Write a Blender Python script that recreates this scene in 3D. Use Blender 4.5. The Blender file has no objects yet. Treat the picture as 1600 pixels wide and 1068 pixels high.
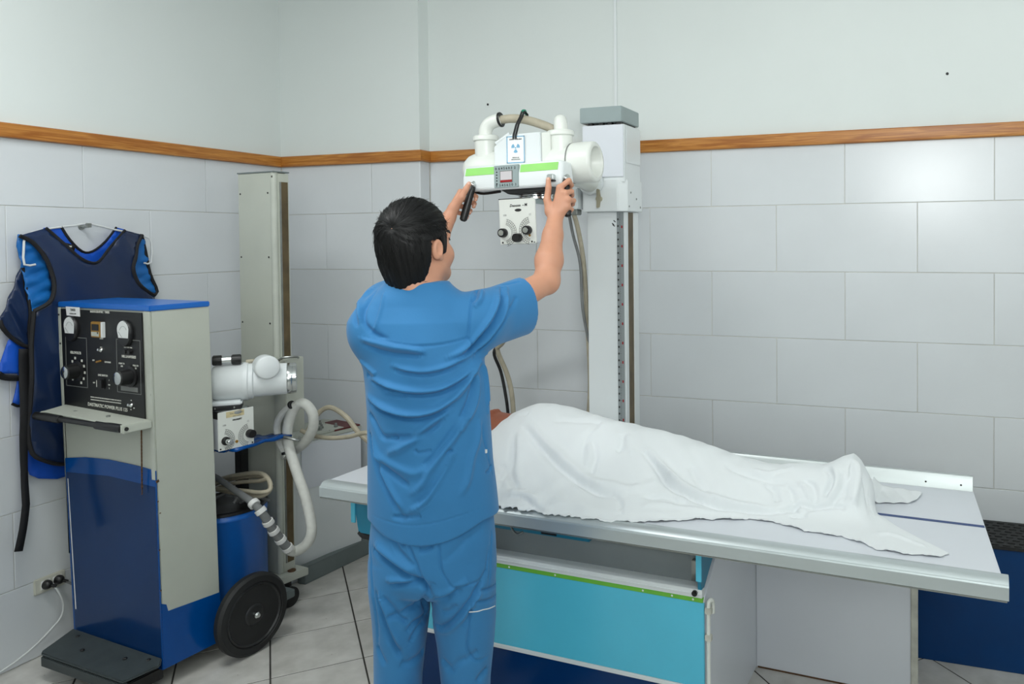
import bpy, bmesh, math, random
import numpy as np
from mathutils import Vector, Matrix, Euler

SC = bpy.context.scene
COL = SC.collection
PI = math.pi
R = math.radians

# ---------------------------------------------------------------- camera
cam_data = bpy.data.cameras.new('camera')
cam_data.sensor_width = 36.0
cam_data.lens = 1230.16 / 1600 * 36.0
cam_data.shift_x = (800 - 1017.96) / 1600
cam_data.shift_y = -(534 - 400.19) / 1600
cam_data.clip_start = 0.05
camera = bpy.data.objects.new('camera', cam_data)
COL.objects.link(camera)
_yaw, _pit, _rol = 0.33267886, 0.02163286, -0.00738069
_f = Vector((-math.sin(_yaw) * math.cos(_pit), math.cos(_yaw) * math.cos(_pit), -math.sin(_pit)))
_r = Vector((math.cos(_yaw), math.sin(_yaw), 0))
_u = _r.cross(_f)
_c, _s = math.cos(_rol), math.sin(_rol)
_r2, _u2 = _c * _r + _s * _u, -_s * _r + _c * _u
camera.matrix_world = Matrix(((_r2.x, _u2.x, -_f.x, 3.36142), (_r2.y, _u2.y, -_f.y, -3.54562),
                              (_r2.z, _u2.z, -_f.z, 1.65815), (0, 0, 0, 1)))
SC.camera = camera

# ---------------------------------------------------------------- view, world, lamps
SC.view_settings.view_transform = 'Standard'
SC.view_settings.look = 'None'
SC.view_settings.gamma = 1.0
SC.view_settings.use_curve_mapping = False
SC.view_settings.exposure = 0.0

world = bpy.data.worlds.new('world')
SC.world = world
world.use_nodes = True
world.node_tree.nodes['Background'].inputs[0].default_value = (0.80, 0.90, 1.0, 1)
world.node_tree.nodes['Background'].inputs[1].default_value = 0.4


def area(name, loc, target, sx, sy, power, col):
    d = bpy.data.lights.new(name, 'AREA')
    d.shape = 'RECTANGLE'
    d.size, d.size_y, d.energy, d.color = sx, sy, power, col
    o = bpy.data.objects.new(name, d)
    COL.objects.link(o)
    o.location = loc
    o.rotation_euler = (Vector(target) - Vector(loc)).to_track_quat('-Z', 'Y').to_euler()
    return o


TINT = (0.975, 1.0, 0.995)
area('front_fill', (3.6, -5.1, 2.2), (2.2, 0, 1.2), 2.0, 1.5, 40, TINT)  # added soft fill from behind the camera, not a real window
area('front_fill_left', (1.0, -5.1, 2.4), (1.0, 0, 1.4), 1.6, 1.5, 4, TINT)  # weak fill added for the left half; this wall has no opening
area('bounced_flash', (3.4, -3.2, 2.1), (3.2, -2.6, 3.1), 0.5, 0.5, 40, TINT)
area('ceiling_lamp', (1.2, -2.2, 3.06), (1.2, -2.2, 0), 1.2, 0.5, 24, TINT)
area('side_fill', (5.4, -1.6, 2.4), (1.5, -0.4, 1.6), 1.0, 0.8, 9, TINT)  # fill light added by the right wall, where no window exists

# ---------------------------------------------------------------- materials


def mat(name, col, rough=0.5, metal=0.0, spec=0.5, var=0.0, vscale=8.0, bump=0.0, bscale=60.0, coat=0.0,
        spots=None, sheen=0.0, col2=None):
    """Principled material with object-space noise variation, optional fine relief and worn specks."""
    m = bpy.data.materials.new(name)
    m.use_nodes = True
    nt = m.node_tree
    b = nt.nodes['Principled BSDF']
    b.inputs['Roughness'].default_value = rough
    b.inputs['Metallic'].default_value = metal
    b.inputs['Specular IOR Level'].default_value = spec
    b.inputs['Coat Weight'].default_value = coat
    b.inputs['Sheen Weight'].default_value = sheen
    b.inputs['Base Color'].default_value = (*col, 1)
    tc = nt.nodes.new('ShaderNodeTexCoord')
    out = None
    if var > 0 or col2:
        n = nt.nodes.new('ShaderNodeTexNoise')
        n.inputs['Scale'].default_value = vscale
        n.inputs['Detail'].default_value = 5
        nt.links.new(tc.outputs['Object'], n.inputs['Vector'])
        r = nt.nodes.new('ShaderNodeValToRGB')
        r.color_ramp.elements[0].position = 0.3
        r.color_ramp.elements[1].position = 0.7
        c2 = col2 if col2 else tuple(min(1, c * (1 + var)) for c in col)
        c1 = col if col2 else tuple(c * (1 - var) for c in col)
        r.color_ramp.elements[0].color = (*c1, 1)
        r.color_ramp.elements[1].color = (*c2, 1)
        nt.links.new(n.outputs['Fac'], r.inputs['Fac'])
        out = r.outputs['Color']
        nt.links.new(out, b.inputs['Base Color'])
    if spots:
        scol, thr, ssc = spots
        n2 = nt.nodes.new('ShaderNodeTexNoise')
        n2.inputs['Scale'].default_value = ssc
        n2.inputs['Detail'].default_value = 6
        n2.inputs['Roughness'].default_value = 0.65
        nt.links.new(tc.outputs['Object'], n2.inputs['Vector'])
        r2 = nt.nodes.new('ShaderNodeValToRGB')
        r2.color_ramp.elements[0].position = thr
        r2.color_ramp.elements[1].position = thr + 0.02
        nt.links.new(n2.outputs['Fac'], r2.inputs['Fac'])
        mx = nt.nodes.new('ShaderNodeMix')
        mx.data_type = 'RGBA'
        nt.links.new(r2.outputs['Color'], mx.inputs['Factor'])
        if out:
            nt.links.new(out, mx.inputs['A'])
        else:
            mx.inputs['A'].default_value = (*col, 1)
        mx.inputs['B'].default_value = (*scol, 1)
        nt.links.new(mx.outputs['Result'], b.inputs['Base Color'])
    if bump > 0:
        n3 = nt.nodes.new('ShaderNodeTexNoise')
        n3.inputs['Scale'].default_value = bscale
        n3.inputs['Detail'].default_value = 4
        nt.links.new(tc.outputs['Object'], n3.inputs['Vector'])
        bp = nt.nodes.new('ShaderNodeBump')
        bp.inputs['Strength'].default_value = bump
        bp.inputs['Distance'].default_value = 0.002
        nt.links.new(n3.outputs['Fac'], bp.inputs['Height'])
        nt.links.new(bp.outputs['Normal'], b.inputs['Normal'])
    return m


def wood_mat(name, c1, c2):
    m = mat(name, c1, rough=0.42, coat=0.12)
    m.node_tree.nodes['Principled BSDF'].inputs['Coat Roughness'].default_value = 0.3
    nt = m.node_tree
    b = nt.nodes['Principled BSDF']
    tc = nt.nodes.new('ShaderNodeTexCoord')
    mp = nt.nodes.new('ShaderNodeMapping')
    mp.inputs['Scale'].default_value = (3.0, 40.0, 60.0)
    nt.links.new(tc.outputs['Object'], mp.inputs['Vector'])
    n = nt.nodes.new('ShaderNodeTexNoise')
    n.inputs['Scale'].default_value = 1.6
    n.inputs['Detail'].default_value = 6
    n.inputs['Distortion'].default_value = 1.2
    nt.links.new(mp.outputs['Vector'], n.inputs['Vector'])
    r = nt.nodes.new('ShaderNodeValToRGB')
    r.color_ramp.elements[0].position = 0.35
    r.color_ramp.elements[1].position = 0.68
    r.color_ramp.elements[0].color = (*c2, 1)
    r.color_ramp.elements[1].color = (*c1, 1)
    nt.links.new(n.outputs['Fac'], r.inputs['Fac'])
    nt.links.new(r.outputs['Color'], b.inputs['Base Color'])
    return m


def sr(r, g, b):
    """8-bit sRGB to linear"""
    f = lambda v: (v / 255 / 12.92) if v / 255 <= 0.04045 else ((v / 255 + 0.055) / 1.055) ** 2.4
    return (f(r), f(g), f(b))


M = {}
M['paint'] = mat('wall_paint', sr(222, 228, 226), 0.6, var=0.02, vscale=1.5, bump=0.15, bscale=25)
M['wall_tile'] = mat('wall_tile', sr(217, 221, 224), 0.27, var=0.03, vscale=2.2, bump=0.05, bscale=8)
M['grout'] = mat('wall_grout', sr(224, 222, 212), 0.85, var=0.12, vscale=6)
M['floor_tile'] = mat('floor_tile', sr(186, 184, 178), 0.25, bump=0.03, bscale=12, col2=sr(214, 212, 207), vscale=9,
                      spots=(sr(160, 150, 138), 0.70, 14))
M['floor_grout'] = mat('floor_grout', sr(52, 50, 47), 0.9, var=0.25, vscale=12)
M['trim'] = wood_mat('trim_wood', sr(202, 138, 62), sr(158, 92, 26))
M['ceiling'] = mat('ceiling_paint', sr(232, 236, 234), 0.8, var=0.01)
M['white'] = mat('white_enamel', sr(226, 231, 232), 0.35, var=0.015, vscale=5)
M['cream'] = mat('cream_enamel', sr(226, 229, 223), 0.33, var=0.02, vscale=5)
M['laminate'] = mat('white_laminate', sr(222, 226, 233), 0.3, var=0.02, vscale=3, spots=(sr(150, 150, 145), 0.74, 16))
M['dirty_white'] = mat('dirty_white_edge', sr(196, 196, 186), 0.6, var=0.2, vscale=16)
M['alu'] = mat('aluminium', sr(200, 206, 206), 0.34, metal=0.75, var=0.03, vscale=4)
M['alu_face'] = mat('aluminium_anodised', sr(200, 208, 210), 0.33, metal=0.6, var=0.03, vscale=4)
M['chrome'] = mat('chrome', sr(205, 208, 208), 0.16, metal=1.0, var=0.05, vscale=20)
M['steel'] = mat('brushed_steel', sr(160, 163, 160), 0.35, metal=0.9, var=0.1, vscale=25)
M['grey_cap'] = mat('grey_enamel', sr(150, 164, 165), 0.4, var=0.03, vscale=5)
M['beam_grey'] = mat('dark_grey_paint', sr(112, 122, 122), 0.5, var=0.06, vscale=8)
M['panel_grey'] = mat('recess_grey', sr(140, 147, 148), 0.5, var=0.06, vscale=6, spots=(sr(40, 40, 38), 0.70, 30))
M['beige'] = mat('beige_enamel', sr(188, 192, 181), 0.42, var=0.03, vscale=6, spots=(sr(62, 56, 48), 0.745, 22))
M['beige_dirty'] = mat('beige_worn', sr(184, 188, 178), 0.5, var=0.08, vscale=10, spots=(sr(50, 46, 40), 0.68, 26))
M['royal'] = mat('royal_blue_film', sr(0, 74, 148), 0.16, spec=0.35, var=0.05, vscale=5)
M['royal_light'] = mat('blue_enamel', sr(20, 102, 190), 0.3, var=0.05, vscale=8)
M['navy_film'] = mat('dark_blue_film', sr(6, 50, 100), 0.16, spec=0.28, var=0.08, vscale=4)
M['teal'] = mat('teal_film', sr(88, 196, 226), 0.25, var=0.03, vscale=4, bump=0.05, bscale=6)
M['teal_dark'] = mat('teal_paint', sr(28, 128, 160), 0.4, var=0.05, vscale=8)
M['deep_blue'] = mat('deep_blue_paint', sr(0, 56, 108), 0.4, spec=0.25, var=0.10, vscale=5, spots=(sr(0, 24, 56), 0.73, 14))
M['green'] = mat('green_tape', sr(112, 190, 62), 0.45, var=0.06, vscale=12)
M['green2'] = mat('lime_tape', sr(136, 208, 96), 0.45, var=0.04, vscale=12)
M['black'] = mat('black_plastic', sr(22, 22, 23), 0.38, var=0.15, vscale=20)
M['black_panel'] = mat('black_panel', sr(17, 18, 19), 0.45, var=0.1, vscale=10)
M['rubber'] = mat('black_rubber', sr(26, 27, 28), 0.6, var=0.2, vscale=14, bump=0.2, bscale=40)
M['hub'] = mat('dark_wheel', sr(30, 31, 32), 0.4, var=0.2, vscale=14)
M['pedal'] = mat('pedal_rubber', sr(58, 66, 68), 0.55, var=0.12, vscale=16, bump=0.2, bscale=50)
M['ink'] = mat('print_black', sr(38, 38, 38), 0.6, var=0.05)
M['ink_white'] = mat('print_white', sr(214, 214, 205), 0.6, var=0.05)
M['ink_grey'] = mat('print_grey', sr(120, 122, 120), 0.6, var=0.05)
M['face_white'] = mat('meter_face', sr(226, 229, 228), 0.4, var=0.02)
M['red'] = mat('red_filter', sr(150, 16, 22), 0.35, var=0.05)
M['gold'] = mat('gold_frame', sr(178, 134, 60), 0.35, metal=0.5, var=0.1, vscale=30)
M['label_tan'] = mat('old_sticker', sr(206, 192, 150), 0.6, var=0.15, vscale=40)
M['sign_blue'] = mat('sign_blue', sr(120, 172, 204), 0.5, var=0.05)
M['paper'] = mat('paper', sr(236, 237, 236), 0.5, var=0.02)
M['cable'] = mat('beige_cable', sr(176, 168, 148), 0.55, var=0.12, vscale=25, bump=0.2, bscale=60)
M['cable_grey'] = mat('grey_cable', sr(122, 124, 124), 0.55, var=0.12, vscale=25)
M['hose'] = mat('white_taped_hose', sr(214, 215, 209), 0.6, var=0.08, vscale=30, bump=0.35, bscale=50,
                spots=(sr(90, 88, 82), 0.74, 30))
M['tape'] = mat('white_tape', sr(226, 226, 224), 0.6, var=0.06, vscale=40)
M['lead_navy'] = mat('navy_vinyl', sr(24, 42, 76), 0.24, var=0.08, vscale=6, bump=0.12, bscale=30)
M['lining'] = mat('blue_nylon', sr(16, 84, 196), 0.5, var=0.1, vscale=12, bump=0.3, bscale=30)
M['lining_teal'] = mat('blue_quilt', sr(18, 104, 178), 0.5, var=0.15, vscale=14, bump=0.5, bscale=26)
M['binding'] = mat('black_binding', sr(14, 14, 18), 0.75, var=0.15, vscale=40)
M['outlet'] = mat('ivory_plastic', sr(206, 206, 194), 0.4, var=0.02)
M['wire_white'] = mat('white_wire', sr(214, 217, 217), 0.5, var=0.03)
M['rust'] = mat('rusty_chain', sr(104, 76, 54), 0.55, metal=0.6, var=0.25, vscale=60)
M['brown'] = mat('maroon_box', sr(98, 44, 42), 0.5, var=0.15, vscale=14)
M['tan'] = mat('tan_plastic', sr(176, 170, 146), 0.45, var=0.03)
M['slot'] = mat('oily_slot', sr(92, 78, 52), 0.5, var=0.35, vscale=14)

# ---------------------------------------------------------------- mesh helpers


class MB:
    """collects shapes in one bmesh; build() links them as one mesh object"""

    def __init__(self):
        self.bm = bmesh.new()

    def _add(self, geom, mtx):
        bmesh.ops.transform(self.bm, matrix=mtx, verts=geom)

    def box(self, c, s, rot=None, taper=None):
        v = bmesh.ops.create_cube(self.bm, size=1)['verts']
        if taper:
            for q in v:
                if q.co.z > 0:
                    q.co.x *= taper[0]
                    q.co.y *= taper[1]
        m = Matrix.Translation(c) @ (rot.to_4x4() if rot else Matrix.Identity(4)) @ Matrix.Diagonal((*s, 1))
        self._add(v, m)
        return self

    def bx(self, x0, x1, y0, y1, z0, z1):
        return self.box(((x0 + x1) / 2, (y0 + y1) / 2, (z0 + z1) / 2), (abs(x1 - x0), abs(y1 - y0), abs(z1 - z0)))

    def cyl(self, p0, p1, r0, r1=None, n=24, caps=True):
        p0, p1 = Vector(p0), Vector(p1)
        d = p1 - p0
        v = bmesh.ops.create_cone(self.bm, cap_ends=caps, segments=n, radius1=r0, radius2=r0 if r1 is None else r1,
                                  depth=d.length)['verts']
        m = Matrix.Translation((p0 + p1) / 2) @ d.to_track_quat('Z', 'Y').to_matrix().to_4x4()
        self._add(v, m)
        return self

    def ball(self, c, r, n=16):
        v = bmesh.ops.create_uvsphere(self.bm, u_segments=n, v_segments=max(6, n // 2), radius=1)['verts']
        r = (r, r, r) if not hasattr(r, '__len__') else r
        self._add(v, Matrix.Translation(c) @ Matrix.Diagonal((*r, 1)))
        return self

    def lathe(self, prof, origin, axis, n=32, close=False):
        """prof: list of (radius, height along axis)"""
        q = Vector(axis).normalized().to_track_quat('Z', 'Y').to_matrix().to_4x4()
        m = Matrix.Translation(origin) @ q
        rings = []
        for r, h in prof:
            rings.append([self.bm.verts.new(m @ Vector((r * math.cos(2 * PI * k / n), r * math.sin(2 * PI * k / n), h)))
                          for k in range(n)])
        for a, b in zip(rings[:-1], rings[1:]):
            for k in range(n):
                self.bm.faces.new((a[k], a[(k + 1) % n], b[(k + 1) % n], b[k]))
        if prof[0][0] > 1e-5:
            self.bm.faces.new(rings[0][::-1])
        if prof[-1][0] > 1e-5:
            self.bm.faces.new(rings[-1])
        bmesh.ops.remove_doubles(self.bm, verts=rings[0] + rings[-1], dist=1e-6)
        return self

    def prism(self, pts, vec):
        """polygon of 3-D points extruded along vec"""
        vec = Vector(vec)
        a = [self.bm.verts.new(Vector(p)) for p in pts]
        b = [self.bm.verts.new(Vector(p) + vec) for p in pts]
        n = len(pts)
        fs = [self.bm.faces.new(a[::-1]), self.bm.faces.new(b)]
        for k in range(n):
            fs.append(self.bm.faces.new((a[k], a[(k + 1) % n], b[(k + 1) % n], b[k])))
        bmesh.ops.recalc_face_normals(self.bm, faces=fs)
        return self

    def tube(self, pts, r, n=10, step=4, flat=1.0):
        """round tube along a smooth curve through pts; r may be a list"""
        P = smooth_path(pts, step)
        rr = [r] * len(P) if not hasattr(r, "__len__") else list(float(q) for q in np.interp(np.linspace(0, 1, len(P)),
                                                                         np.linspace(0, 1, len(r)), r))
        prev, ref = None, None
        for i, p in enumerate(P):
            t = (P[min(i + 1, len(P) - 1)] - P[max(i - 1, 0)]).normalized()
            if ref is None:
                ref = t.orthogonal().normalized()
            else:
                ref = (ref - t * ref.dot(t)).normalized()
            bi = t.cross(ref)
            ring = [self.bm.verts.new(p + rr[i] * (math.cos(2 * PI * k / n) * ref + flat * math.sin(2 * PI * k / n) * bi))
                    for k in range(n)]
            if prev:
                for k in range(n):
                    self.bm.faces.new((prev[k], prev[(k + 1) % n], ring[(k + 1) % n], ring[k]))
            else:
                self.bm.faces.new(ring[::-1])
            prev = ring
        self.bm.faces.new(prev)
        return self

    def ribbon(self, pts, w, side, th=0.002):
        """flat strip through pts, width w along vector side (or list), thickness th"""
        P = [Vector(p) for p in pts]
        rows = []
        for i, p in enumerate(P):
            s = Vector(side[i] if isinstance(side, list) else side).normalized()
            t = (P[min(i + 1, len(P) - 1)] - P[max(i - 1, 0)]).normalized()
            nn = t.cross(s).normalized() * th / 2
            rows.append([self.bm.verts.new(q) for q in (p - s * w / 2 - nn, p + s * w / 2 - nn, p + s * w / 2 + nn,
                                                        p - s * w / 2 + nn)])
        for a, b in zip(rows[:-1], rows[1:]):
            for k in range(4):
                self.bm.faces.new((a[k], a[(k + 1) % 4], b[(k + 1) % 4], b[k]))
        self.bm.faces.new(rows[0][::-1])
        self.bm.faces.new(rows[-1])
        return self

    def build(self, name, material, parent=None, bevel=0.0, seg=2, smooth=True, angle=35):
        bm = self.bm
        bmesh.ops.recalc_face_normals(bm, faces=bm.faces)
        if bevel > 0:
            ed = [e for e in bm.edges if len(e.link_faces) == 2 and e.calc_face_angle(0) > R(30)]
            if ed:
                bmesh.ops.bevel(bm, geom=ed, offset=bevel, segments=seg, affect='EDGES', clamp_overlap=True)
        me = bpy.data.meshes.new(name)
        bm.to_mesh(me)
        bm.free()
        return link_mesh(name, me, material, parent, smooth, angle)


def smooth_path(pts, step):
    pts = [Vector(p) for p in pts]
    if len(pts) < 3 or step < 2:
        return pts
    out = []
    for i in range(len(pts) - 1):
        p0, p1, p2, p3 = pts[max(i - 1, 0)], pts[i], pts[i + 1], pts[min(i + 2, len(pts) - 1)]
        for k in range(step):
            t = k / step
            out.append(0.5 * ((2 * p1) + (p2 - p0) * t + (2 * p0 - 5 * p1 + 4 * p2 - p3) * t * t +
                              (3 * p1 - p0 - 3 * p2 + p3) * t ** 3))
    out.append(pts[-1])
    return out


def link_mesh(name, me, material, parent=None, smooth=True, angle=35):
    if material is not None:
        me.materials.append(material)
    if smooth and len(me.polygons):
        me.shade_smooth()
        if angle < 180:
            me.set_sharp_from_angle(angle=R(angle))
    o = bpy.data.objects.new(name, me)
    COL.objects.link(o)
    if parent:
        o.parent = parent
    return o


def tag(o, label=None, cat=None, group=None, kind=None):
    if label:
        o['label'] = label
    if cat:
        o['category'] = cat
    if group:
        o['group'] = group
    if kind:
        o['kind'] = kind
    return o


def thing(name, label, cat, loc=(0, 0, 0), rz=0.0, group=None):
    o = bpy.data.objects.new(name, None)
    o.empty_display_size = 0.05
    COL.objects.link(o)
    o.location = loc
    o.rotation_euler = (0, 0, rz)
    return tag(o, label, cat, group)


def text(body, size, material, parent, mtx, name='lettering', depth=0.0003, align='CENTER', bold=0.0, shear=0.0, sx=1.0):
    """flat lettering turned into a mesh; mtx places it (local XY is the text plane)"""
    cu = bpy.data.curves.new(name, 'FONT')
    cu.body = body
    cu.size = size
    cu.align_x = align
    cu.align_y = 'CENTER'
    cu.extrude = depth
    cu.offset = bold
    cu.shear = shear
    cu.resolution_u = 2
    tmp = bpy.data.objects.new('tmp', cu)
    COL.objects.link(tmp)
    me = bpy.data.meshes.new_from_object(tmp.evaluated_get(bpy.context.evaluated_depsgraph_get()))
    bpy.data.objects.remove(tmp)
    bpy.data.curves.remove(cu)
    me.materials.clear()
    me.transform(mtx @ Matrix.Diagonal((sx, 1, 1, 1)))
    me.materials.append(material)
    o = bpy.data.objects.new(name, me)
    COL.objects.link(o)
    o.parent = parent
    return o


def face_mtx(origin, xdir, up):
    """matrix whose local X = xdir, Y = up, Z = outward normal"""
    x = Vector(xdir).normalized()
    y = Vector(up).normalized()
    y = (y - x * y.dot(x)).normalized()
    z = x.cross(y)
    m = Matrix((x, y, z)).transposed().to_4x4()
    return Matrix.Translation(origin) @ m

# ---------------------------------------------------------------- room shell
RX0, RX1, RY0, RZ1 = 0.0, 5.5, -5.2, 3.1
WALL_T = 0.12
PIER_X, PIER_Y = 0.905, -0.085
TRIM_Z0, TRIM_Z1 = 2.068, 2.126


def struct(name, mb, m, parent=None, bevel=0.0):
    o = mb.build(name, m, parent, bevel, smooth=False)
    if parent is None:
        o['kind'] = 'structure'
    return o


floor = struct('floor', MB().bx(RX0 - WALL_T, RX1 + WALL_T, RY0 - WALL_T, WALL_T, -0.1, -0.002), M['floor_grout'])
ceiling = struct('ceiling', MB().bx(RX0 - WALL_T, RX1 + WALL_T, RY0 - WALL_T, WALL_T, RZ1, RZ1 + 0.1), M['ceiling'])
# plaster above, recessed grout bed below the rail
wall_back = struct('wall_back', MB().bx(RX0 - WALL_T, RX1 + WALL_T, 0.0035, WALL_T, -0.1, 2.1)
                   .bx(RX0 - WALL_T, RX1 + WALL_T, 0.0, WALL_T, 2.1, RZ1), M['paint'])
wall_back.data.materials.append(M['grout'])
wall_left = struct('wall_left', MB().bx(-WALL_T, -0.0035, RY0 - WALL_T, 0.008, -0.1, 2.1)
                   .bx(-WALL_T, 0.0, RY0 - WALL_T, 0.008, 2.1, RZ1), M['paint'])
wall_left.data.materials.append(M['grout'])
wall_corner = struct('wall_corner', MB().bx(-0.0035, PIER_X - 0.0035, PIER_Y + 0.0035, 0.0, 0.0, 2.1)
                     .bx(-0.0, PIER_X, PIER_Y, 0.0, 2.1, RZ1), M['paint'])
wall_corner.data.materials.append(M['grout'])
for w in (wall_back, wall_left, wall_corner):
    for p in w.data.polygons:
        if p.center.z < 2.09:
            p.material_index = 1
wall_right = struct('wall_right', MB().bx(RX1, RX1 + WALL_T, RY0 - WALL_T, WALL_T, -0.1, RZ1), M['paint'])
wall_front = struct('wall_front', MB().bx(RX0, RX1, RY0 - WALL_T, RY0, -0.1, RZ1), M['paint'])

_mesh_cache = {}
rng = random.Random(5)


def tile_mesh(w, h, t, m, bev=0.0014):
    key = (round(w, 3), round(h, 3), t, m.name)
    if key not in _mesh_cache:
        bm = bmesh.new()
        a = [(-w / 2, -h / 2), (w / 2, -h / 2), (w / 2, h / 2), (-w / 2, h / 2)]
        lo = [bm.verts.new((x, y, 0)) for x, y in a]
        mi = [bm.verts.new((x, y, t - bev * 0.7)) for x, y in a]
        hi = [bm.verts.new((x - math.copysign(bev, x), y - math.copysign(bev, y), t)) for x, y in a]
        for p, q in ((lo, mi), (mi, hi)):
            for k in range(4):
                bm.faces.new((p[k], p[(k + 1) % 4], q[(k + 1) % 4], q[k]))
        bm.faces.new(hi)
        me = bpy.data.meshes.new('tile')
        bm.to_mesh(me)
        bm.free()
        me.materials.append(m)
        _mesh_cache[key] = me
    return _mesh_cache[key]


def wall_tiles(parent, origin, along, normal, s0, s1, joint, rows=7, W=0.6037):
    """running bond: joint = position of a vertical joint in the odd rows (counted from the rail down)"""
    along, normal, up = Vector(along), Vector(normal), Vector((0, 0, 1))
    rot = Matrix((along, up, normal)).transposed().to_4x4()
    if rot.determinant() < 0:
        rot = Matrix((-along, up, normal)).transposed().to_4x4()
    for k in range(rows):
        z0, z1 = 0.0076 + 0.3 * k, 0.0076 + 0.3 * (k + 1)
        if k == rows - 1:
            z1 = 2.098
        if k == 0:
            z0 = 0.0
        off = joint + (0.5 * W if k % 2 == 0 else 0.0)
        j = math.floor((s0 - off) / W)
        while off + j * W < s1 - 0.004:
            a, b = max(s0, off + j * W), min(s1, off + (j + 1) * W)
            j += 1
            if b - a < 0.012:
                continue
            g = 0.0024
            me = tile_mesh(b - a - g, z1 - z0 - g, 0.004, M['wall_tile'])
            o = bpy.data.objects.new('tile', me)
            COL.objects.link(o)
            pos = Vector(origin) + along * ((a + b) / 2) + up * ((z0 + z1) / 2) - normal * (0.0036 + rng.uniform(-0.0004, 0.0006))
            tilt = Matrix.Rotation(rng.uniform(-0.0012, 0.0012), 4, 'X') @ Matrix.Rotation(rng.uniform(-0.001, 0.001), 4, 'Y')
            o.matrix_world = Matrix.Translation(pos) @ rot @ tilt
            o.parent = parent


# rows counted from the floor: k=6 top row (half offset), k=5 on the joint ...
wall_tiles(wall_back, (0, 0, 0), (1, 0, 0), (0, -1, 0), PIER_X + 0.002, RX1, 2.1295 % 0.6037)
wall_tiles(wall_corner, (0, PIER_Y, 0), (1, 0, 0), (0, -1, 0), 0.004, PIER_X, 0.30)
wall_tiles(wall_corner, (PIER_X, 0, 0), (0, 1, 0), (1, 0, 0), PIER_Y, 0.0, 0.30)
wall_tiles(wall_left, (0, 0, 0), (0, 1, 0), (1, 0, 0), -3.6, PIER_Y, -1.175 + 0.5 * 0.6037)

# diagonal floor tiles, cut at the walls
FT = 0.3345


def clip_poly(poly, rects):
    def clip(pl, n, d):
        out = []
        for i in range(len(pl)):
            a, b = pl[i], pl[(i + 1) % len(pl)]
            da, db = a[0] * n[0] + a[1] * n[1] - d, b[0] * n[0] + b[1] * n[1] - d
            if da <= 0:
                out.append(a)
            if da * db < 0:
                t = da / (da - db)
                out.append((a[0] + t * (b[0] - a[0]), a[1] + t * (b[1] - a[1])))
        return out
    for n, d in rects:
        poly = clip(poly, n, d)
        if len(poly) < 3:
            return []
    return poly


e1 = Vector((math.sqrt(.5), -math.sqrt(.5)))
e2 = Vector((math.sqrt(.5), math.sqrt(.5)))
_whole = None
for i in range(-24, 24):
    for j in range(-24, 24):
        c = Vector((1.014, -0.753)) + e1 * (i + .5) * FT + e2 * (j + .5) * FT
        if not (RX0 - .3 < c.x < RX1 + .3 and -4.35 < c.y < .3):
            continue
        h = FT / 2 - 0.0030
        corners = [c + e1 * h + e2 * h, c - e1 * h + e2 * h, c - e1 * h - e2 * h, c + e1 * h - e2 * h]
        pl = clip_poly([(p.x, p.y) for p in corners], [((-1, 0), -RX0), ((1, 0), RX1), ((0, 1), 0.0), ((0, -1), 4.2)])
        if len(pl) < 3:
            continue
        ar = 0.5 * abs(sum(pl[k][0] * pl[(k + 1) % len(pl)][1] - pl[(k + 1) % len(pl)][0] * pl[k][1] for k in range(len(pl))))
        if ar < 0.0006:
            continue
        if len(pl) == 4 and ar > 0.98 * (2 * h) ** 2 and _whole:
            me = _whole
        else:
            bm = bmesh.new()
            cx, cy = c
            lo = [bm.verts.new((x - cx, y - cy, -0.004)) for x, y in pl]
            hi = [bm.verts.new(((x - cx) * 0.9925, (y - cy) * 0.9925, 0.0)) for x, y in pl]
            mi = [bm.verts.new((x - cx, y - cy, -0.0012)) for x, y in pl]
            n = len(pl)
            for a, b in ((lo, mi), (mi, hi)):
                for k in range(n):
                    bm.faces.new((a[k], a[(k + 1) % n], b[(k + 1) % n], b[k]))
            bm.faces.new(hi)
            bmesh.ops.recalc_face_normals(bm, faces=bm.faces)
            me = bpy.data.meshes.new('tile')
            bm.to_mesh(me)
            bm.free()
            me.materials.append(M['floor_tile'])
            if len(pl) == 4 and ar > 0.98 * (2 * h) ** 2:
                _whole = me
        o = bpy.data.objects.new('tile', me)
        COL.objects.link(o)
        o.location = (c.x, c.y, 0)
        o.parent = floor

# wooden chair rail
TR = [(0, TRIM_Z0 + .012), (0.014, TRIM_Z0), (0.022, TRIM_Z0 + .004), (0.024, TRIM_Z0 + .012), (0.024, TRIM_Z1 - .004), (0.02, TRIM_Z1), (0, TRIM_Z1)]


def trim(name, a, b, nrm, ext0=0.0, ext1=0.0):
    a, b, nrm = Vector(a), Vector(b), Vector(nrm)
    d = (b - a).normalized()
    # mitred: profile points shift along the run with their depth
    A = [a + nrm * (p[0] + 0.0006) + Vector((0, 0, p[1])) + d * (p[0] * ext0) for p in TR]
    B = [b + nrm * (p[0] + 0.0006) + Vector((0, 0, p[1])) - d * (p[0] * ext1) for p in TR]
    bm = bmesh.new()
    va = [bm.verts.new(p) for p in A]
    vb = [bm.verts.new(p) for p in B]
    n = len(TR)
    for k in range(n):
        bm.faces.new((va[k], va[(k + 1) % n], vb[(k + 1) % n], vb[k]))
    bm.faces.new(va)
    bm.faces.new(vb[::-1])
    bmesh.ops.recalc_face_normals(bm, faces=bm.faces)
    rot = Matrix((d, nrm, Vector((0, 0, 1)))).transposed().to_4x4()
    m0 = Matrix.Translation(a) @ rot
    bmesh.ops.transform(bm, matrix=m0.inverted(), verts=bm.verts)
    me = bpy.data.meshes.new(name)
    bm.to_mesh(me)
    bm.free()
    o = link_mesh(name, me, M['trim'], None, True, 30)
    o.matrix_world = m0
    o['kind'] = 'structure'


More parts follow.
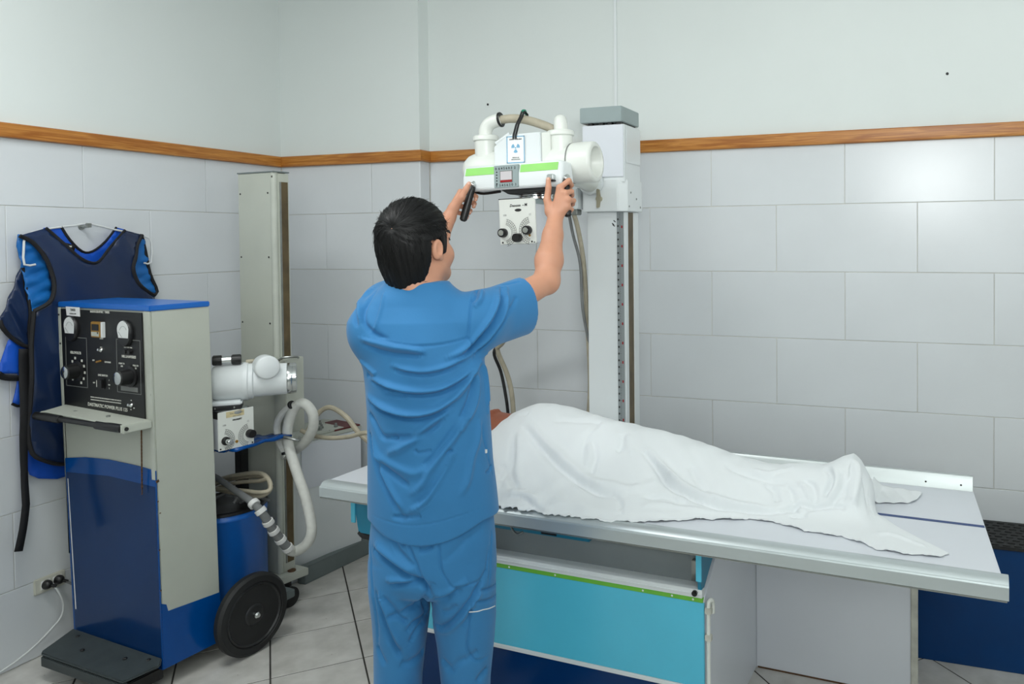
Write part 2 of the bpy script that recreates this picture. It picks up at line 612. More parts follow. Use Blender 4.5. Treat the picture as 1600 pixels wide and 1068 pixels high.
trim('trim_1', (0, -3.6, 0), (0, PIER_Y, 0), (1, 0, 0), 0, 1)
trim('trim_2', (0, PIER_Y, 0), (PIER_X, PIER_Y, 0), (0, -1, 0), 1, -1)
trim('trim_3', (PIER_X, PIER_Y, 0), (PIER_X, 0, 0), (1, 0, 0), -1, 1)
trim('trim_4', (PIER_X, 0, 0), (RX1, 0, 0), (0, -1, 0), 1, 0)

tag(MB().bx(1.955, 1.969, -0.008, -0.0002, 2.128, RZ1 - .002)
    .build('cable_conduit', M['white'], None, 0.002), 'slim white cable conduit running up the wall above the white column', 'conduit')
# ---------------------------------------------------------------- x-ray table
TZ = 0.748
table = thing('x_ray_table', 'long white x-ray table with aluminium rails and a turquoise and navy base', 'medical table',
              (1.21, -1.173, 0), R(-3.15))
# slab (its far end is a little shorter than the near one)
MB().prism([(0.0, 0.03, 0.705), (2.353, 0.03, 0.705), (2.280, 0.785, 0.705), (0.0, 0.785, 0.705)], (0, 0, TZ - 0.705)) \
    .build('table_top', M['laminate'], table, 0.001)
MB().prism([(0.003, 0.404, TZ + .0003), (2.3145, 0.404, TZ + .0003), (2.3125, 0.424, TZ + .0003), (0.003, 0.424, TZ + .0003)],
           (0, 0, 0.0004)).build('centre_line', mat('line_blue', sr(28, 62, 122), 0.4, var=0.05), table)


def rail_prof(x0, x1, prof, name, m, skew=0.0):
    MB().prism([(x0, y, z) for y, z in prof], (x1 - x0, 0, 0)).build(name, m, table, 0.0006, angle=25)


rail_prof(0.0, 2.368, [(0.03, 0.699), (0.0, 0.699), (0.0, 0.734), (0.0025, 0.738), (0.005, 0.7385), (0.008, 0.741),
                       (0.014, 0.7475), (0.024, 0.752), (0.036, 0.7525), (0.05, 0.751), (0.056, TZ + .0005), (0.03, TZ - .004)],
          'near_rail', M['alu_face'])
rail_prof(0.004, 2.364, [(-0.001, 0.6985), (0.03, 0.6985), (0.03, 0.6945), (-0.001, 0.6945)], 'rail_lip', M['steel'])
rail_prof(0.0, 2.279, [(0.79, 0.699), (0.82, 0.699), (0.82, 0.788), (0.812, 0.795), (0.79, 0.795), (0.783, 0.785), (0.779, 0.768), (0.766, TZ + .001), (0.766, TZ - .003), (0.79, TZ - .003)],
          'far_rail', M['alu'])
for x in (1.90, 2.12, 2.24):
    MB().ball((x, 0.7775, 0.764), (0.004, 0.003, 0.004), 10).build('rivet', M['black'], table)
# base carcase: navy skirt, white strip, turquoise front, green tape, aluminium strip
BX0, BX1, BY0, BY1 = 0.42, 1.505, 0.052, 0.69
MB().bx(BX0, BX1 - .012, BY0 + .012, BY1, 0.0, 0.556).build('base_carcase', M['white'], table, 0.002)
MB().bx(BX0, BX1, BY0, BY0 + .0115, 0.0, 0.243).build('navy_front', M['navy_film'], table, 0.001)
MB().bx(BX0, BX1 + .001, BY0 - .003, BY0 + .0115, 0.2435, 0.2575).build('white_strip', M['white'], table, 0.001)
MB().bx(BX0, BX1, BY0, BY0 + .0115, 0.258, 0.5255).build('turquoise_front', M['teal'], table, 0.001)
MB().bx(BX0, BX1 - .003, BY0 - .001, BY0 + .0115, 0.526, 0.5405).build('green_tape', M['green'], table, 0.0006)
strip = MB().bx(BX0, BX1 - .004, BY0 - .004, BY0 + .02, 0.541, 0.567).bx(BX0, BX1 - .004, BY0 - .007, BY0, 0.552, 0.556) \
    .build('aluminium_strip', M['white'], table, 0.001)
for x in (0.80, 0.98, 1.30, 1.40, 1.47):
    MB().ball((x, BY0 - .001, 0.533), (0.0035, 0.002, 0.0035), 8).build('tack', M['white'], table)
MB().cyl((1.478, BY0 - .003, 0.556), (1.478, BY0 - .012, 0.556), 0.009, n=18).cyl((1.478, BY0 - .01, 0.556), (1.478, BY0 - .016, 0.556), 0.006, n=12) \
    .build('strip_bolt', M['black'], strip)
# recess between carcase and slab
MB().bx(BX0, BX1 - .015, 0.125, 0.135, 0.556, 0.640).build('recess_panel', M['panel_grey'], table, 0.001)
MB().bx(BX0, BX1 - .015, 0.20, 0.66, 0.56, 0.699).build('bucky_housing', M['black'], table, 0.002)
MB().bx(1.446, 1.466, 0.105, 0.125, 0.567, 0.632).build('latch_plate', M['steel'], table, 0.002)
bt = MB().bx(0.5, 1.085, 0.10, 0.20, 0.640, 0.672).build('cassette_tray', M['teal_dark'], table, 0.003)
MB().bx(0.90, 0.96, 0.098, 0.1005, 0.645, 0.660).build('tray_slot', M['black'], bt)
MB().tube([(0.78, 0.09, 0.675), (0.80, 0.075, 0.655), (0.82, 0.072, 0.643), (0.84, 0.08, 0.65)], 0.004, 8).build('tray_latch', M['steel'], bt)
# right hand side panel with its turquoise gusset
MB().prism([(BX1 - .0115, 0.056, 0), (BX1 - .0115, 0.056, 0.53), (BX1 - .0115, 0.275, 0.6985), (BX1 - .0115, 0.70, 0.6985), (BX1 - .0115, 0.70, 0)],
           (0.011, 0, 0)).build('side_panel', M['laminate'], table, 0.0008)
MB().prism([(BX1 - .018, 0.030, 0.6985), (BX1 - .018, 0.052, 0.548), (BX1 - .018, 0.272, 0.6985)], (0.012, 0, 0)).build('gusset', M['teal_dark'], table, 0.001)
MB().bx(BX1 - .018, BX1 + .0, 0.030, 0.036, 0.60, 0.6985).build('gusset_edge', M['teal'], table, 0.001)
gl = MB().prism([(0.115, 0.05, 0.70), (0.14, 0.05, 0.565), (0.42, 0.05, 0.555), (0.42, 0.05, 0.70)], (0, 0.012, 0)).build('left_gusset', M['teal_dark'], table, 0.001)
MB().bx(0.108, 0.128, 0.046, 0.052, 0.60, 0.70).build('gusset_edge', M['teal'], table, 0.001)
MB().tube([(0.14, 0.056, 0.565), (0.16, 0.056, 0.552), (0.2, 0.056, 0.55)], 0.01, 8).build('rubber_stop', M['rubber'], gl)
# little pipe on the corner with clips
pipe = MB().tube([(1.516, 0.064, 0.0), (1.516, 0.064, 0.3), (1.5165, 0.064, 0.50), (1.5185, 0.067, 0.527), (1.524, 0.076, 0.529), (1.5245, 0.083, 0.515), (1.5245, 0.083, 0.485)], 0.0065, 8) \
    .build('corner_pipe', M['cream'], table)
for z in (0.50, 0.415):
    MB().bx(1.506, 1.527, 0.055, 0.073, z - .01, z + .01).build('pipe_clip', M['dirty_white'], pipe, 0.002)
# long white panel under the far half of the top
MB().bx(1.5055, 2.073, 0.69, 0.702, 0.0, 0.6985).build('back_panel', M['laminate'], table, 0.001)
MB().bx(2.0735, 2.098, 0.686, 0.706, 0.0, 0.6985).build('panel_edge_strip', M['dirty_white'], table, 0.003)
MB().bx(1.51, 2.07, 0.6885, 0.69, 0.0, 0.006).build('floor_seal', M['rust'], table)

# ---------------------------------------------------------------- blue bench along the wall
bench = thing('low_blue_bench', 'low deep blue bench with a ribbed black rubber top along the wall behind the table', 'bench', (4.1, -0.16, 0), 0)
MB().bx(-1.30, 1.35, -0.145, 0.138, 0.0, 0.47).build('bench_body', M['deep_blue'], bench, 0.003)
rt = MB()
rt.bx(-1.31, 1.36, -0.155, 0.139, 0.4705, 0.482)
rt.build('rubber_top', M['rubber'], bench, 0.002)
rb = MB()
for i in range(66):
    for j in range(9):
        x = -1.28 + i * 0.04 + (0.02 if j % 2 else 0)
        y = -0.135 + j * 0.031
        rb.box((x, y, 0.4835), (0.026, 0.014, 0.004))
tag(rb.build('rubber_studs', M['rubber'], bench, smooth=False), kind='stuff')

# ---------------------------------------------------------------- white control box and floor rail behind the radiographer
ctrl = thing('white_generator_box', 'tall white metal box in the corner with a bolted plate on its maroon top', 'cabinet', (0.52, -0.32, 0), R(-14))
# local x runs towards the room, local y towards the corner
MB().bx(-0.30, 0.0, -0.26, 0.17, 0.0, 0.672).build('box_body', M['white'], ctrl, 0.003)
MB().bx(-0.31, 0.006, -0.264, 0.176, 0.6725, 0.690).build('box_lid', M['beige_dirty'], ctrl, 0.002)
MB().prism([(-0.20, 0.10, 0.6903), (0.0, 0.02, 0.6903), (0.0, 0.172, 0.6903), (-0.20, 0.172, 0.6903)], (0, 0, 0.008)).build('maroon_cover', M['brown'], ctrl, 0.001)
pl = MB().bx(-0.24, -0.006, -0.25, 0.08, 0.6905, 0.702).build('bolted_plate', M['beige_dirty'], ctrl, 0.003)
for x, y in ((-0.04, 0.055), (-0.05, -0.03), (-0.17, 0.05), (-0.08, 0.0), (-0.03, -0.12)):
    MB().cyl((x, y, 0.7015), (x, y, 0.712), 0.011, n=6).cyl((x, y, 0.711), (x, y, 0.722), 0.006, n=12).build('bolt', M['steel'], pl)
MB().box((0.004, -0.0, 0.55), (0.004, 0.34, 0.22)).build('front_sheet', M['laminate'], ctrl, 0.001)
tag(MB().prism([(0.535, -0.53, 0.0), (0.585, -0.085, 0.0), (0.545, -0.085, 0.0), (0.487, -0.53, 0.0)], (0, 0, 0.082))
    .build('floor_rail', M['beam_grey'], None, 0.003), 'dark grey steel rail on the floor in front of the white box', 'rail')
# ---------------------------------------------------------------- ceiling-high x-ray stand with its tube head
stand = thing('x_ray_stand', 'white x-ray tube stand with grey cap, lime taped tube head and ruler on its column', 'x-ray machine',
              (2.06, -0.30, 0))
SO = Vector((2.06, -0.30, 0))


def sl(p):
    return Vector(p) - SO


CX0, CX1, CY0, CY1 = 1.972 - SO.x, 2.143 - SO.x, -0.38 - SO.y, -0.21 - SO.y
MB().bx(CX0, CX1, CY0, CY1, 0.012, 2.15).build('column', M['white'], stand, 0.003)
MB().bx(CX0 - .1, CX1 + .1, CY0 + .01, CY1 + .12, 0.0, 0.012).build('foot_plate', M['beam_grey'], stand, 0.003)
rul = MB().bx(CX1 - .032, CX1 - .001, CY0 - .0025, CY0 - .0002, 0.40, 1.776).build('ruler', M['panel_grey'], stand)
marks = MB()
red = MB()
for i in range(46):
    z = 0.44 + i * 0.029
    marks.box((CX1 - .0265, CY0 - .003, z), (0.006, 0.0008, 0.008))
    for k in range(4):
        marks.box((CX1 - .020 + .002, CY0 - .003, z + k * 0.00725), (0.004 if k else 0.007, 0.0008, 0.0012))
for i in range(16):
    red.box((CX1 - .0085, CY0 - .003, 0.46 + i * 0.0835), (0.006, 0.0008, 0.011))
tag(marks.build('scale_marks', M['ink'], rul, smooth=False), kind='stuff')
tag(red.build('red_marks', M['red'], rul, smooth=False), kind='stuff')
MB().bx(CX1, CX1 + .006, CY0 + .004, CY0 + .036, 0.1, 1.776).bx(CX1, CX1 + .006, CY0 + .108, CY1 - .004, 0.1, 1.776).build('guide_rail', M['white'], stand, 0.001)
MB().bx(CX1, CX1 + .002, CY0 + .036, CY0 + .108, 0.1, 1.776).build('guide_slot', M['slot'], stand)
for q in ((2.093, 1.725), (2.100, 1.737), (2.096, 1.719)):
    MB().box((q[0] - SO.x, CY0 - .0006, q[1]), (0.012, 0.001, 0.004), Euler((0, R(40), 0)).to_matrix()).build('pen_mark', M['ink'], stand)
# carriage
car = MB().bx(1.97 - SO.x, 2.163 - SO.x, -0.42 - SO.y, -0.222 - SO.y, 1.90, 2.148).build('carriage', M['white'], stand, 0.004)
MB().prism([sl((1.972, -0.43, 1.779)), sl((2.135, -0.43, 1.779)), sl((2.168, -0.40, 1.779)), sl((2.168, -0.215, 1.779)), sl((1.972, -0.215, 1.779))],
           (0, 0, 0.136)).build('carriage_skirt', M['white'], stand, 0.003)
MB().bx(1.973 - SO.x, 2.160 - SO.x, -0.4265 - SO.y, -0.4205 - SO.y, 1.925, 2.146).build('cover_plate', M['laminate'], stand, 0.0015)
MB().bx(2.1635 - SO.x, 2.1665 - SO.x, -0.40 - SO.y, -0.23 - SO.y, 1.985, 2.14).build('side_plate', M['white'], stand, 0.001)
for x, y, z in ((2.1685, -0.36, 1.86), (2.1685, -0.29, 1.835), (2.1685, -0.24, 1.80), (2.168, -0.38, 1.80)):
    MB().ball((x - SO.x, y - SO.y, z), (0.003, 0.005, 0.005), 10).build('screw', M['steel'], stand)
cap = MB().bx(1.965 - SO.x, 2.158 - SO.x, -0.435 - SO.y, -0.222 - SO.y, 2.157, 2.223).build('top_cap', M['grey_cap'], stand, 0.003)
for x in (2.0, 2.05, 2.09, 2.13):
    MB().bx(x - SO.x, x + .018 - SO.x, -0.425 - SO.y, -0.40 - SO.y, 2.146, 2.158).build('cap_spacer', M['black'], cap)
MB().bx(2.14 - SO.x, 2.15 - SO.x, -0.40 - SO.y, -0.25 - SO.y, 2.146, 2.158).build('cap_spacer', M['black'], cap)
kn = MB().cyl(sl((2.055, -0.43, 1.832)), sl((2.055, -0.455, 1.832)), 0.011, n=16).build('lock_knob', M['tan'], stand)
MB().prism([sl((2.047, -0.452, 1.832)), sl((2.050, -0.462, 1.868)), sl((2.054, -0.472, 1.876)), sl((2.062, -0.474, 1.866)), sl((2.066, -0.470, 1.832)),
            sl((2.062, -0.474, 1.798)), sl((2.054, -0.472, 1.788)), sl((2.050, -0.462, 1.796))], (0.016, -0.006, 0)).build('knob_wing', M['tan'], kn, 0.005)
# bracket and arm
MB().bx(1.93 - SO.x, 1.962 - SO.x, -0.46 - SO.y, -0.36 - SO.y, 1.79, 1.88).build('side_bracket', M['white'], stand, 0.004)
MB().bx(1.90 - SO.x, 1.955 - SO.x, -0.45 - SO.y, -0.40 - SO.y, 1.765, 1.79).build('cable_clamp', M['steel'], stand, 0.003)
MB().cyl(sl((2.02, -0.43, 1.90)), sl((2.02, -0.74, 1.935)), 0.042, n=28).build('arm', M['cream'], stand, 0.003)
MB().cyl(sl((2.02, -0.431, 1.90)), sl((2.02, -0.46, 1.902)), 0.052, n=28).build('arm_flange', M['white'], stand, 0.003)

# tube head, tilted a little
HR = Matrix.Rotation(R(-1.8), 4, 'Y')
HC = sl((1.945, -0.85, 1.938))


def hl(x, y, z):
    """head coordinates (metres from the tube centre) to stand coordinates"""
    return HC + (HR @ Vector((x, y, z)))


ax = HR @ Vector((1, 0, 0))
# tube housing: domed left end, ribbed right end with a dished face
tb = MB().lathe([(0.0, -0.288), (0.022, -0.285), (0.045, -0.272), (0.060, -0.252), (0.068, -0.225), (0.070, -0.19), (0.070, -0.10), (0.074, -0.09),
                 (0.074, 0.12), (0.068, 0.13), (0.068, 0.178)], hl(0, 0, 0), ax, 40)
tb.build('tube_housing', M['cream'], stand, angle=50)
ec = MB().lathe([(0.070, 0.178), (0.0745, 0.182), (0.0765, 0.19), (0.0765, 0.262), (0.074, 0.270), (0.066, 0.2745), (0.058, 0.274), (0.055, 0.268), (0.052, 0.232), (0.048, 0.229), (0.0, 0.229)],
                hl(0, 0, 0), ax, 44).build('end_cap', M['cream'], stand, angle=50)
MB().lathe([(0.0735, 0.1765), (0.0758, 0.1775), (0.0758, 0.1805), (0.0735, 0.1815)], hl(0, 0, 0), ax, 44).build('seam_ring', M['ink_grey'], ec)
for a in (60, 150, 240, 330):
    p = hl(0.2305, 0.034 * math.cos(R(a)), 0.034 * math.sin(R(a)))
    MB().cyl(p, p + ax * 0.004, 0.004, n=10).build('screw', M['black'], ec)
MB().cyl(hl(0.229, 0, 0), hl(0.235, 0, 0), 0.012, n=12).build('centre_bolt', M['steel'], ec)


def horn(x, y, r, z0, z1, name):
    m = MB().lathe([(r * 0.98, z0), (r, z0 + .02), (r, z1 - .004), (r * 1.14, z1), (r * 1.14, z1 + .014), (r * 1.05, z1 + .018), (r * .75, z1 + .020), (0, z1 + .021)],
                   hl(x, y, 0), HR @ Vector((0, 0, 1)), 32)
    return m.build(name, M['cream'], stand, angle=50)


horn(-0.184, -0.01, 0.043, 0.0, 0.112, 'cable_horn')
h2 = horn(0.135, -0.01, 0.045, 0.0, 0.106, 'cable_horn')
el = MB().tube([hl(-0.184, -0.01, 0.125), hl(-0.184, -0.01, 0.15), hl(-0.172, -0.008, 0.172), hl(-0.15, -0.005, 0.184), hl(-0.118, 0.0, 0.19)], 0.0255, 20, 5) \
    .build('elbow_pipe', M['cream'], stand)
MB().lathe([(0.027, 0), (0.029, 0.002), (0.029, 0.008), (0.027, 0.01)], hl(-0.126, -0.001, 0.189), HR @ Vector((1, 0.05, 0.12)), 24).build('elbow_collar', M['black'], el)
MB().lathe([(0.026, 0.0), (0.026, 0.035), (0.022, 0.052), (0.012, 0.062), (0.0, 0.065)], hl(0.137, -0.01, 0.12), HR @ Vector((0, 0, 1)), 24).build('horn_nut', M['cream'], h2)
MB().tube([hl(0.137, 0.0, 0.16), hl(0.11, 0.06, 0.158), hl(0.075, 0.12, 0.13), hl(0.05, 0.17, 0.10)], 0.019, 14).build('cable_sleeve', M['cable_grey'], stand)
MB().tube([hl(-0.13, -0.002, 0.188), hl(-0.08, 0.0, 0.190), hl(-0.03, 0.005, 0.184), hl(0.03, 0.02, 0.165), hl(0.085, 0.04, 0.138), hl(0.12, 0.08, 0.10), hl(0.10, 0.16, 0.06)],
          0.0165, 14, 6).build('high_voltage_cable', M['cable'], stand)
# cover between the horns
MB().prism([hl(-0.107, -0.085, -0.02), hl(0.088, -0.085, -0.02), hl(0.088, -0.085, 0.115), hl(-0.04, -0.085, 0.115), hl(-0.107, -0.085, 0.075)],
           HR @ Vector((0, 0.15, 0))).build('head_cover', M['white'], stand, 0.003)
MB().prism([hl(0.089, -0.08, -0.02), hl(0.115, -0.06, -0.02), hl(0.115, -0.06, 0.115), hl(0.089, -0.08, 0.113)], HR @ Vector((0, 0.12, 0))).build('cover_side', M['cream'], stand, 0.002)
MB().tube([hl(-0.11, -0.06, 0.09), hl(-0.08, -0.06, 0.105), hl(-0.05, -0.06, 0.122)], 0.008, 8).build('cover_clip', M['white'], stand)

# control bar: a chamfered box in front of the tube
PY0 = -0.125
prof = [(0.04, 0.005), (-0.03, 0.005), (-0.038, -0.004), (-0.038, -0.038), (-0.040, -0.096), (-0.032, -0.105), (0.04, -0.105)]
prof = [(0.05, 0.0), (-0.012, 0.0), (-0.020, -0.004), (-0.032, -0.038), (-0.034, -0.086), (-0.027, -0.094), (0.05, -0.094)]
bm = bmesh.new()
stations = [(-0.198, 0.55, -0.012), (-0.202, 0.8, -0.006), (-0.190, 1.0, 0.0), (0.186, 1.0, 0.0), (0.200, 0.8, -0.006), (0.205, 0.55, -0.012)]
rings = []
for x, sc, dz in stations:
    ring = []
    for y, z in prof:
        yy = PY0 + 0.05 + (y - 0.05) * (0.72 + 0.28 * sc)
        ring.append(bm.verts.new(hl(x + (0.006 if (x > 0 and z < -.05) else 0), yy, z + dz * (1 if z > -.04 else -0.3))))
    rings.append(ring)
for a, b in zip(rings[:-1], rings[1:]):
    for k in range(len(prof)):
        bm.faces.new((a[k], a[(k + 1) % len(prof)], b[(k + 1) % len(prof)], b[k]))
bm.faces.new(rings[0][::-1])
bm.faces.new(rings[-1])
mb = MB()
mb.bm.free()
mb.bm = bm
bar = mb.build('control_bar', M['white'], stand, 0.003)
FY = PY0 - 0.0335      # front face of the bar below the chamfer


def bar_pt(x, z):
    """point on the front of the bar (two facets)"""
    if z > -0.038:
        t = (z + 0.004) / (-0.034)
        y = PY0 - 0.020 - 0.012 * t
    else:
        t = (z + 0.038) / (-0.048)
        y = PY0 - 0.032 - 0.002 * t
    return hl(x, y, z)


def decal(name, x0, x1, z0, z1, m, par, th=0.0012, lift=0.0003):
    nrm = (bar_pt(x0, z1) - bar_pt(x0, z0)).cross(bar_pt(x1, z0) - bar_pt(x0, z0)).normalized()
    if nrm.y > 0:
        nrm = -nrm
    return MB().prism([bar_pt(x0, z0) + nrm * lift, bar_pt(x1, z0) + nrm * lift, bar_pt(x1, z1) + nrm * lift, bar_pt(x0, z1) + nrm * lift], nrm * th).build(name, m, par)


decal('lime_tape', -0.190, -0.068, -0.036, -0.008, M['green2'], bar)
decal('lime_tape', 0.038, 0.188, -0.036, -0.008, M['green2'], bar)
# grey display plate bridging both facets
dp = MB().prism([hl(-0.068, PY0 - .0365, -0.088), hl(0.033, PY0 - .0365, -0.088), hl(0.033, PY0 - .0330, -0.006), hl(-0.068, PY0 - .0330, -0.006)], HR @ Vector((0, 0.012, 0))) \
    .build('display_plate', M['grey_cap'], bar, 0.0015)
dy = PY0 - 0.0365


def on_plate(x, z, dpt=0.0006):
    t = (z + 0.088) / 0.082
    return hl(x, PY0 - .0365 + .0035 * t - dpt, z)


MB().prism([on_plate(-0.043, -0.069), on_plate(0.009, -0.069), on_plate(0.009, -0.026), on_plate(-0.043, -0.026)], HR @ Vector((0, -0.0006, 0))).build('window_frame', M['ink_grey'], dp)
MB().prism([on_plate(-0.040, -0.060, .0014), on_plate(0.006, -0.060, .0014), on_plate(0.006, -0.029, .0014), on_plate(-0.040, -0.029, .0014)], HR @ Vector((0, -0.0005, 0))).build('window_glass', mat('window_grey', sr(205, 200, 203), 0.2, var=0.03), dp)
MB().prism([on_plate(-0.041, -0.068, .0014), on_plate(0.007, -0.068, .0014), on_plate(0.007, -0.0605, .0014), on_plate(-0.041, -0.0605, .0014)], HR @ Vector((0, -0.0008, 0))).build('red_strip', M['red'], dp)
upv = HR @ Vector((0, 0, 1))
text('0  6 4 5 6 0 3  2', 0.013, M['ink'], dp, face_mtx(on_plate(-0.020, -0.018, .0008), ax, upv))
text('0  3 4 5 6 2 0  3', 0.013, M['ink'], dp, face_mtx(on_plate(-0.018, -0.079, .0008), ax, upv))
for k in range(5):
    MB().ball(on_plate(-0.056, -0.030 - k * 0.0105, .0004), (0.0032, 0.001, 0.0025), 8).build('print_dot', M['ink'], dp)
MB().bx(0, 0, 0, 0, 0, 0).bm.free()
sw = MB().box(hl(0.168, PY0 - .045, -0.062), (0.026, 0.022, 0.020)).build('switch_block', M['alu'], bar, 0.003)
MB().box(hl(0.168, PY0 - .045, -0.075), (0.028, 0.018, 0.006)).build('switch_base', M['black'], sw, 0.001)
# dark underside and swivel ring over the collimator
MB().prism([hl(-0.05, PY0 - .02, -0.094), hl(0.16, PY0 - .02, -0.094), hl(0.12, PY0 - .02, -0.112), hl(-0.02, PY0 - .02, -0.112)], HR @ Vector((0, 0.13, 0))).build('swivel_mount', M['black'], stand, 0.003)
MB().tube([hl(-0.17, PY0, -0.094), hl(-0.13, PY0 - .005, -0.102), hl(-0.06, PY0 - .005, -0.098)], 0.005, 8).build('under_cable', M['black'], stand)
MB().lathe([(0.0, -0.106), (0.060, -0.106), (0.062, -0.110), (0.062, -0.118), (0.056, -0.121), (0.066, -0.123), (0.066, -0.130), (0.0, -0.130)], hl(0.045, -0.06, 0), HR @ Vector((0, 0, 1)), 40) \
    .build('swivel_ring', M['chrome'], stand)

# handles hang in front of the bar
for sx, xx in ((-1, -0.155), (1, 0.222)):
    a, b = hl(xx, PY0 - .04, -0.075), hl(xx - 0.034 if sx < 0 else xx + 0.012, PY0 - .06, -0.20)
    br = MB().tube([hl(xx - .01 * sx, PY0 + .0, -0.06), hl(xx, PY0 - .03, -0.062), a], 0.008, 12).ball(hl(xx, PY0 - .04, -0.07), 0.011, 14).build('handle_bracket', M['chrome'], stand)
    d = (b - a).normalized()
    MB().lathe([(0.009, 0.0), (0.012, 0.004), (0.0125, 0.02), (0.0135, 0.06), (0.0145, 0.11), (0.0135, 0.128), (0.008, 0.134), (0.0, 0.135)], a, d, 18).build('grip', M['black'], stand)

# collimator
CF = PY0 + 0.0     # its front face
col = MB().prism([hl(-0.069, CF, -0.292), hl(0.079, CF, -0.292), hl(0.079, CF, -0.131), hl(-0.069, CF, -0.131)], HR @ Vector((0, 0.17, 0))).build('collimator_box', M['laminate'], stand, 0.002)
MB().prism([hl(-0.070, CF - .0005, -0.294), hl(0.080, CF - .0005, -0.294), hl(0.080, CF - .0005, -0.128), hl(-0.070, CF - .0005, -0.128)], HR @ Vector((0, -0.003, 0))).build('collimator_face', M['cream'], stand, 0.002)
MB().prism([hl(0.0795, CF + .002, -0.150), hl(0.0795, CF + .168, -0.150), hl(0.0795, CF + .168, -0.131), hl(0.0795, CF + .002, -0.131)], HR @ Vector((0.001, 0, 0))).build('side_band', M['grey_cap'], col)
MB().prism([hl(-0.072, CF - .002, -0.1285), hl(0.06, CF - .002, -0.1285), hl(0.06, CF + .16, -0.1285), hl(-0.072, CF + .16, -0.1285)], HR @ Vector((0, 0, 0.003))).build('collimator_lid', M['ink'], col)


def collimator_print(par, pt, xd, up, brand, s=1.0, knobs=((-0.060, -0.052), (0.045, -0.045)), arcs=True):
    """dials printed on a collimator front; pt(x, z, depth) gives a point on the face, x right and z up from its centre"""
    ring = MB()
    for (kx, kz), sgn in zip(((-0.056, -0.040), (0.056, -0.036)), (1, -1)):
        for rr in (0.030, 0.036, 0.043, 0.050):
            n = 16
            for i in range(n):
                a0, a1 = R(-78 + 156 * i / n), R(-78 + 156 * (i + 1) / n)
                p = [pt(kx + sgn * q * s * math.cos(a), kz + q * s * math.sin(a), 0.0006) for q, a in
                     ((rr, a0), (rr, a1), (rr + .0013, a1), (rr + .0013, a0))]
                ring.bm.faces.new([ring.bm.verts.new(v) for v in p])
        for i in range(15):
            a = R(-72 + 144 * i / 14)
            for r0 in (0.0335, 0.0405, 0.047):
                p = [pt(kx + sgn * (r0 + dr) * s * math.cos(a + da), kz + (r0 + dr) * s * math.sin(a + da), 0.0006) for dr, da in
                     ((-.0016, -.02), (.0016, -.02), (.0016, .02), (-.0016, .02))]
                ring.bm.faces.new([ring.bm.verts.new(v) for v in p])
    tag(ring.build('dial_scale', M['ink'], par, smooth=False), kind='stuff')
    for i, (tx, body) in enumerate(((-0.052, '100'), (0.052, '| |'))):
        text(body, 0.010, M['ink_grey'], par, face_mtx(pt(tx * s, 0.024 * s, 0.0005), xd, up), depth=.0002)


def knob(par, base, axis, r, h, name, capm):
    k = MB().lathe([(r, 0.0), (r * 1.02, 0.002), (r * 0.98, h - .002), (r * 0.9, h), (0.0, h)], base, axis, 26).build(name, M['black'], par, angle=45)
    if capm:
        MB().lathe([(r * 0.66, 0.0), (r * 0.66, 0.0018), (r * 0.6, 0.003), (0.0, 0.0034)], Vector(base) + Vector(axis).normalized() * h, axis, 22).build('knob_cap', capm, k, angle=45)
    return k


cc = (0.005, -0.211)
ny = HR @ Vector((0, -1, 0))


def cpt(x, z, d):
    return hl(cc[0] + x, CF - .0035 - d, cc[1] + z)


collimator_print(stand, cpt, ax, upv, None)
text('Duocon', 0.0135, M['ink'], stand, face_mtx(cpt(-0.008, 0.058, .0004), ax, upv), bold=0.0004, shear=0.25, sx=1.0)
text('- M', 0.0135, M['ink'], stand, face_mtx(cpt(0.032, 0.059, .0004), ax, upv), bold=0.0006, shear=0.1)
ov = MB().lathe([(0.011, 0), (0.0132, 0), (0.0132, 0.0005), (0.011, 0.0005)], (0, 0, 0), (0, 0, 1), 28)
bmesh.ops.transform(ov.bm, matrix=face_mtx(cpt(0.004, 0.041, .0003), ax, upv) @ Matrix.Diagonal((1, 0.42, 1, 1)), verts=ov.bm.verts)
ov.build('oval_emblem', M['ink'], stand)
text('MACHLETT', 0.0055, M['ink'], stand, face_mtx(cpt(0.004, 0.041, .0004), ax, upv), bold=0.0002)
knob(stand, cpt(-0.058, -0.040, 0), ny, 0.0165, 0.022, 'dial_knob', M['chrome'])
knob(stand, cpt(0.042, -0.034, 0), ny, 0.0165, 0.022, 'dial_knob', M['chrome'])
knob(stand, cpt(0.002, -0.060, 0), ny, 0.0160, 0.026, 'lamp_button', None)
MB().box(cpt(0.048, -0.053, .001), (0.007, 0.002, 0.007), (HR @ Matrix.Rotation(R(45), 4, 'Y')).to_3x3()).build('pointer', M['gold'], stand)
for x in (-0.064, 0.056):
    MB().cyl(cpt(x, -0.076, -0.001), cpt(x, -0.076, .0018), 0.0033, n=10).build('screw', M['black'], stand)
MB().cyl(cpt(0.066, -0.078, -0.001), cpt(0.066, -0.078, .002), 0.003, n=10).build('screw', M['steel'], stand)

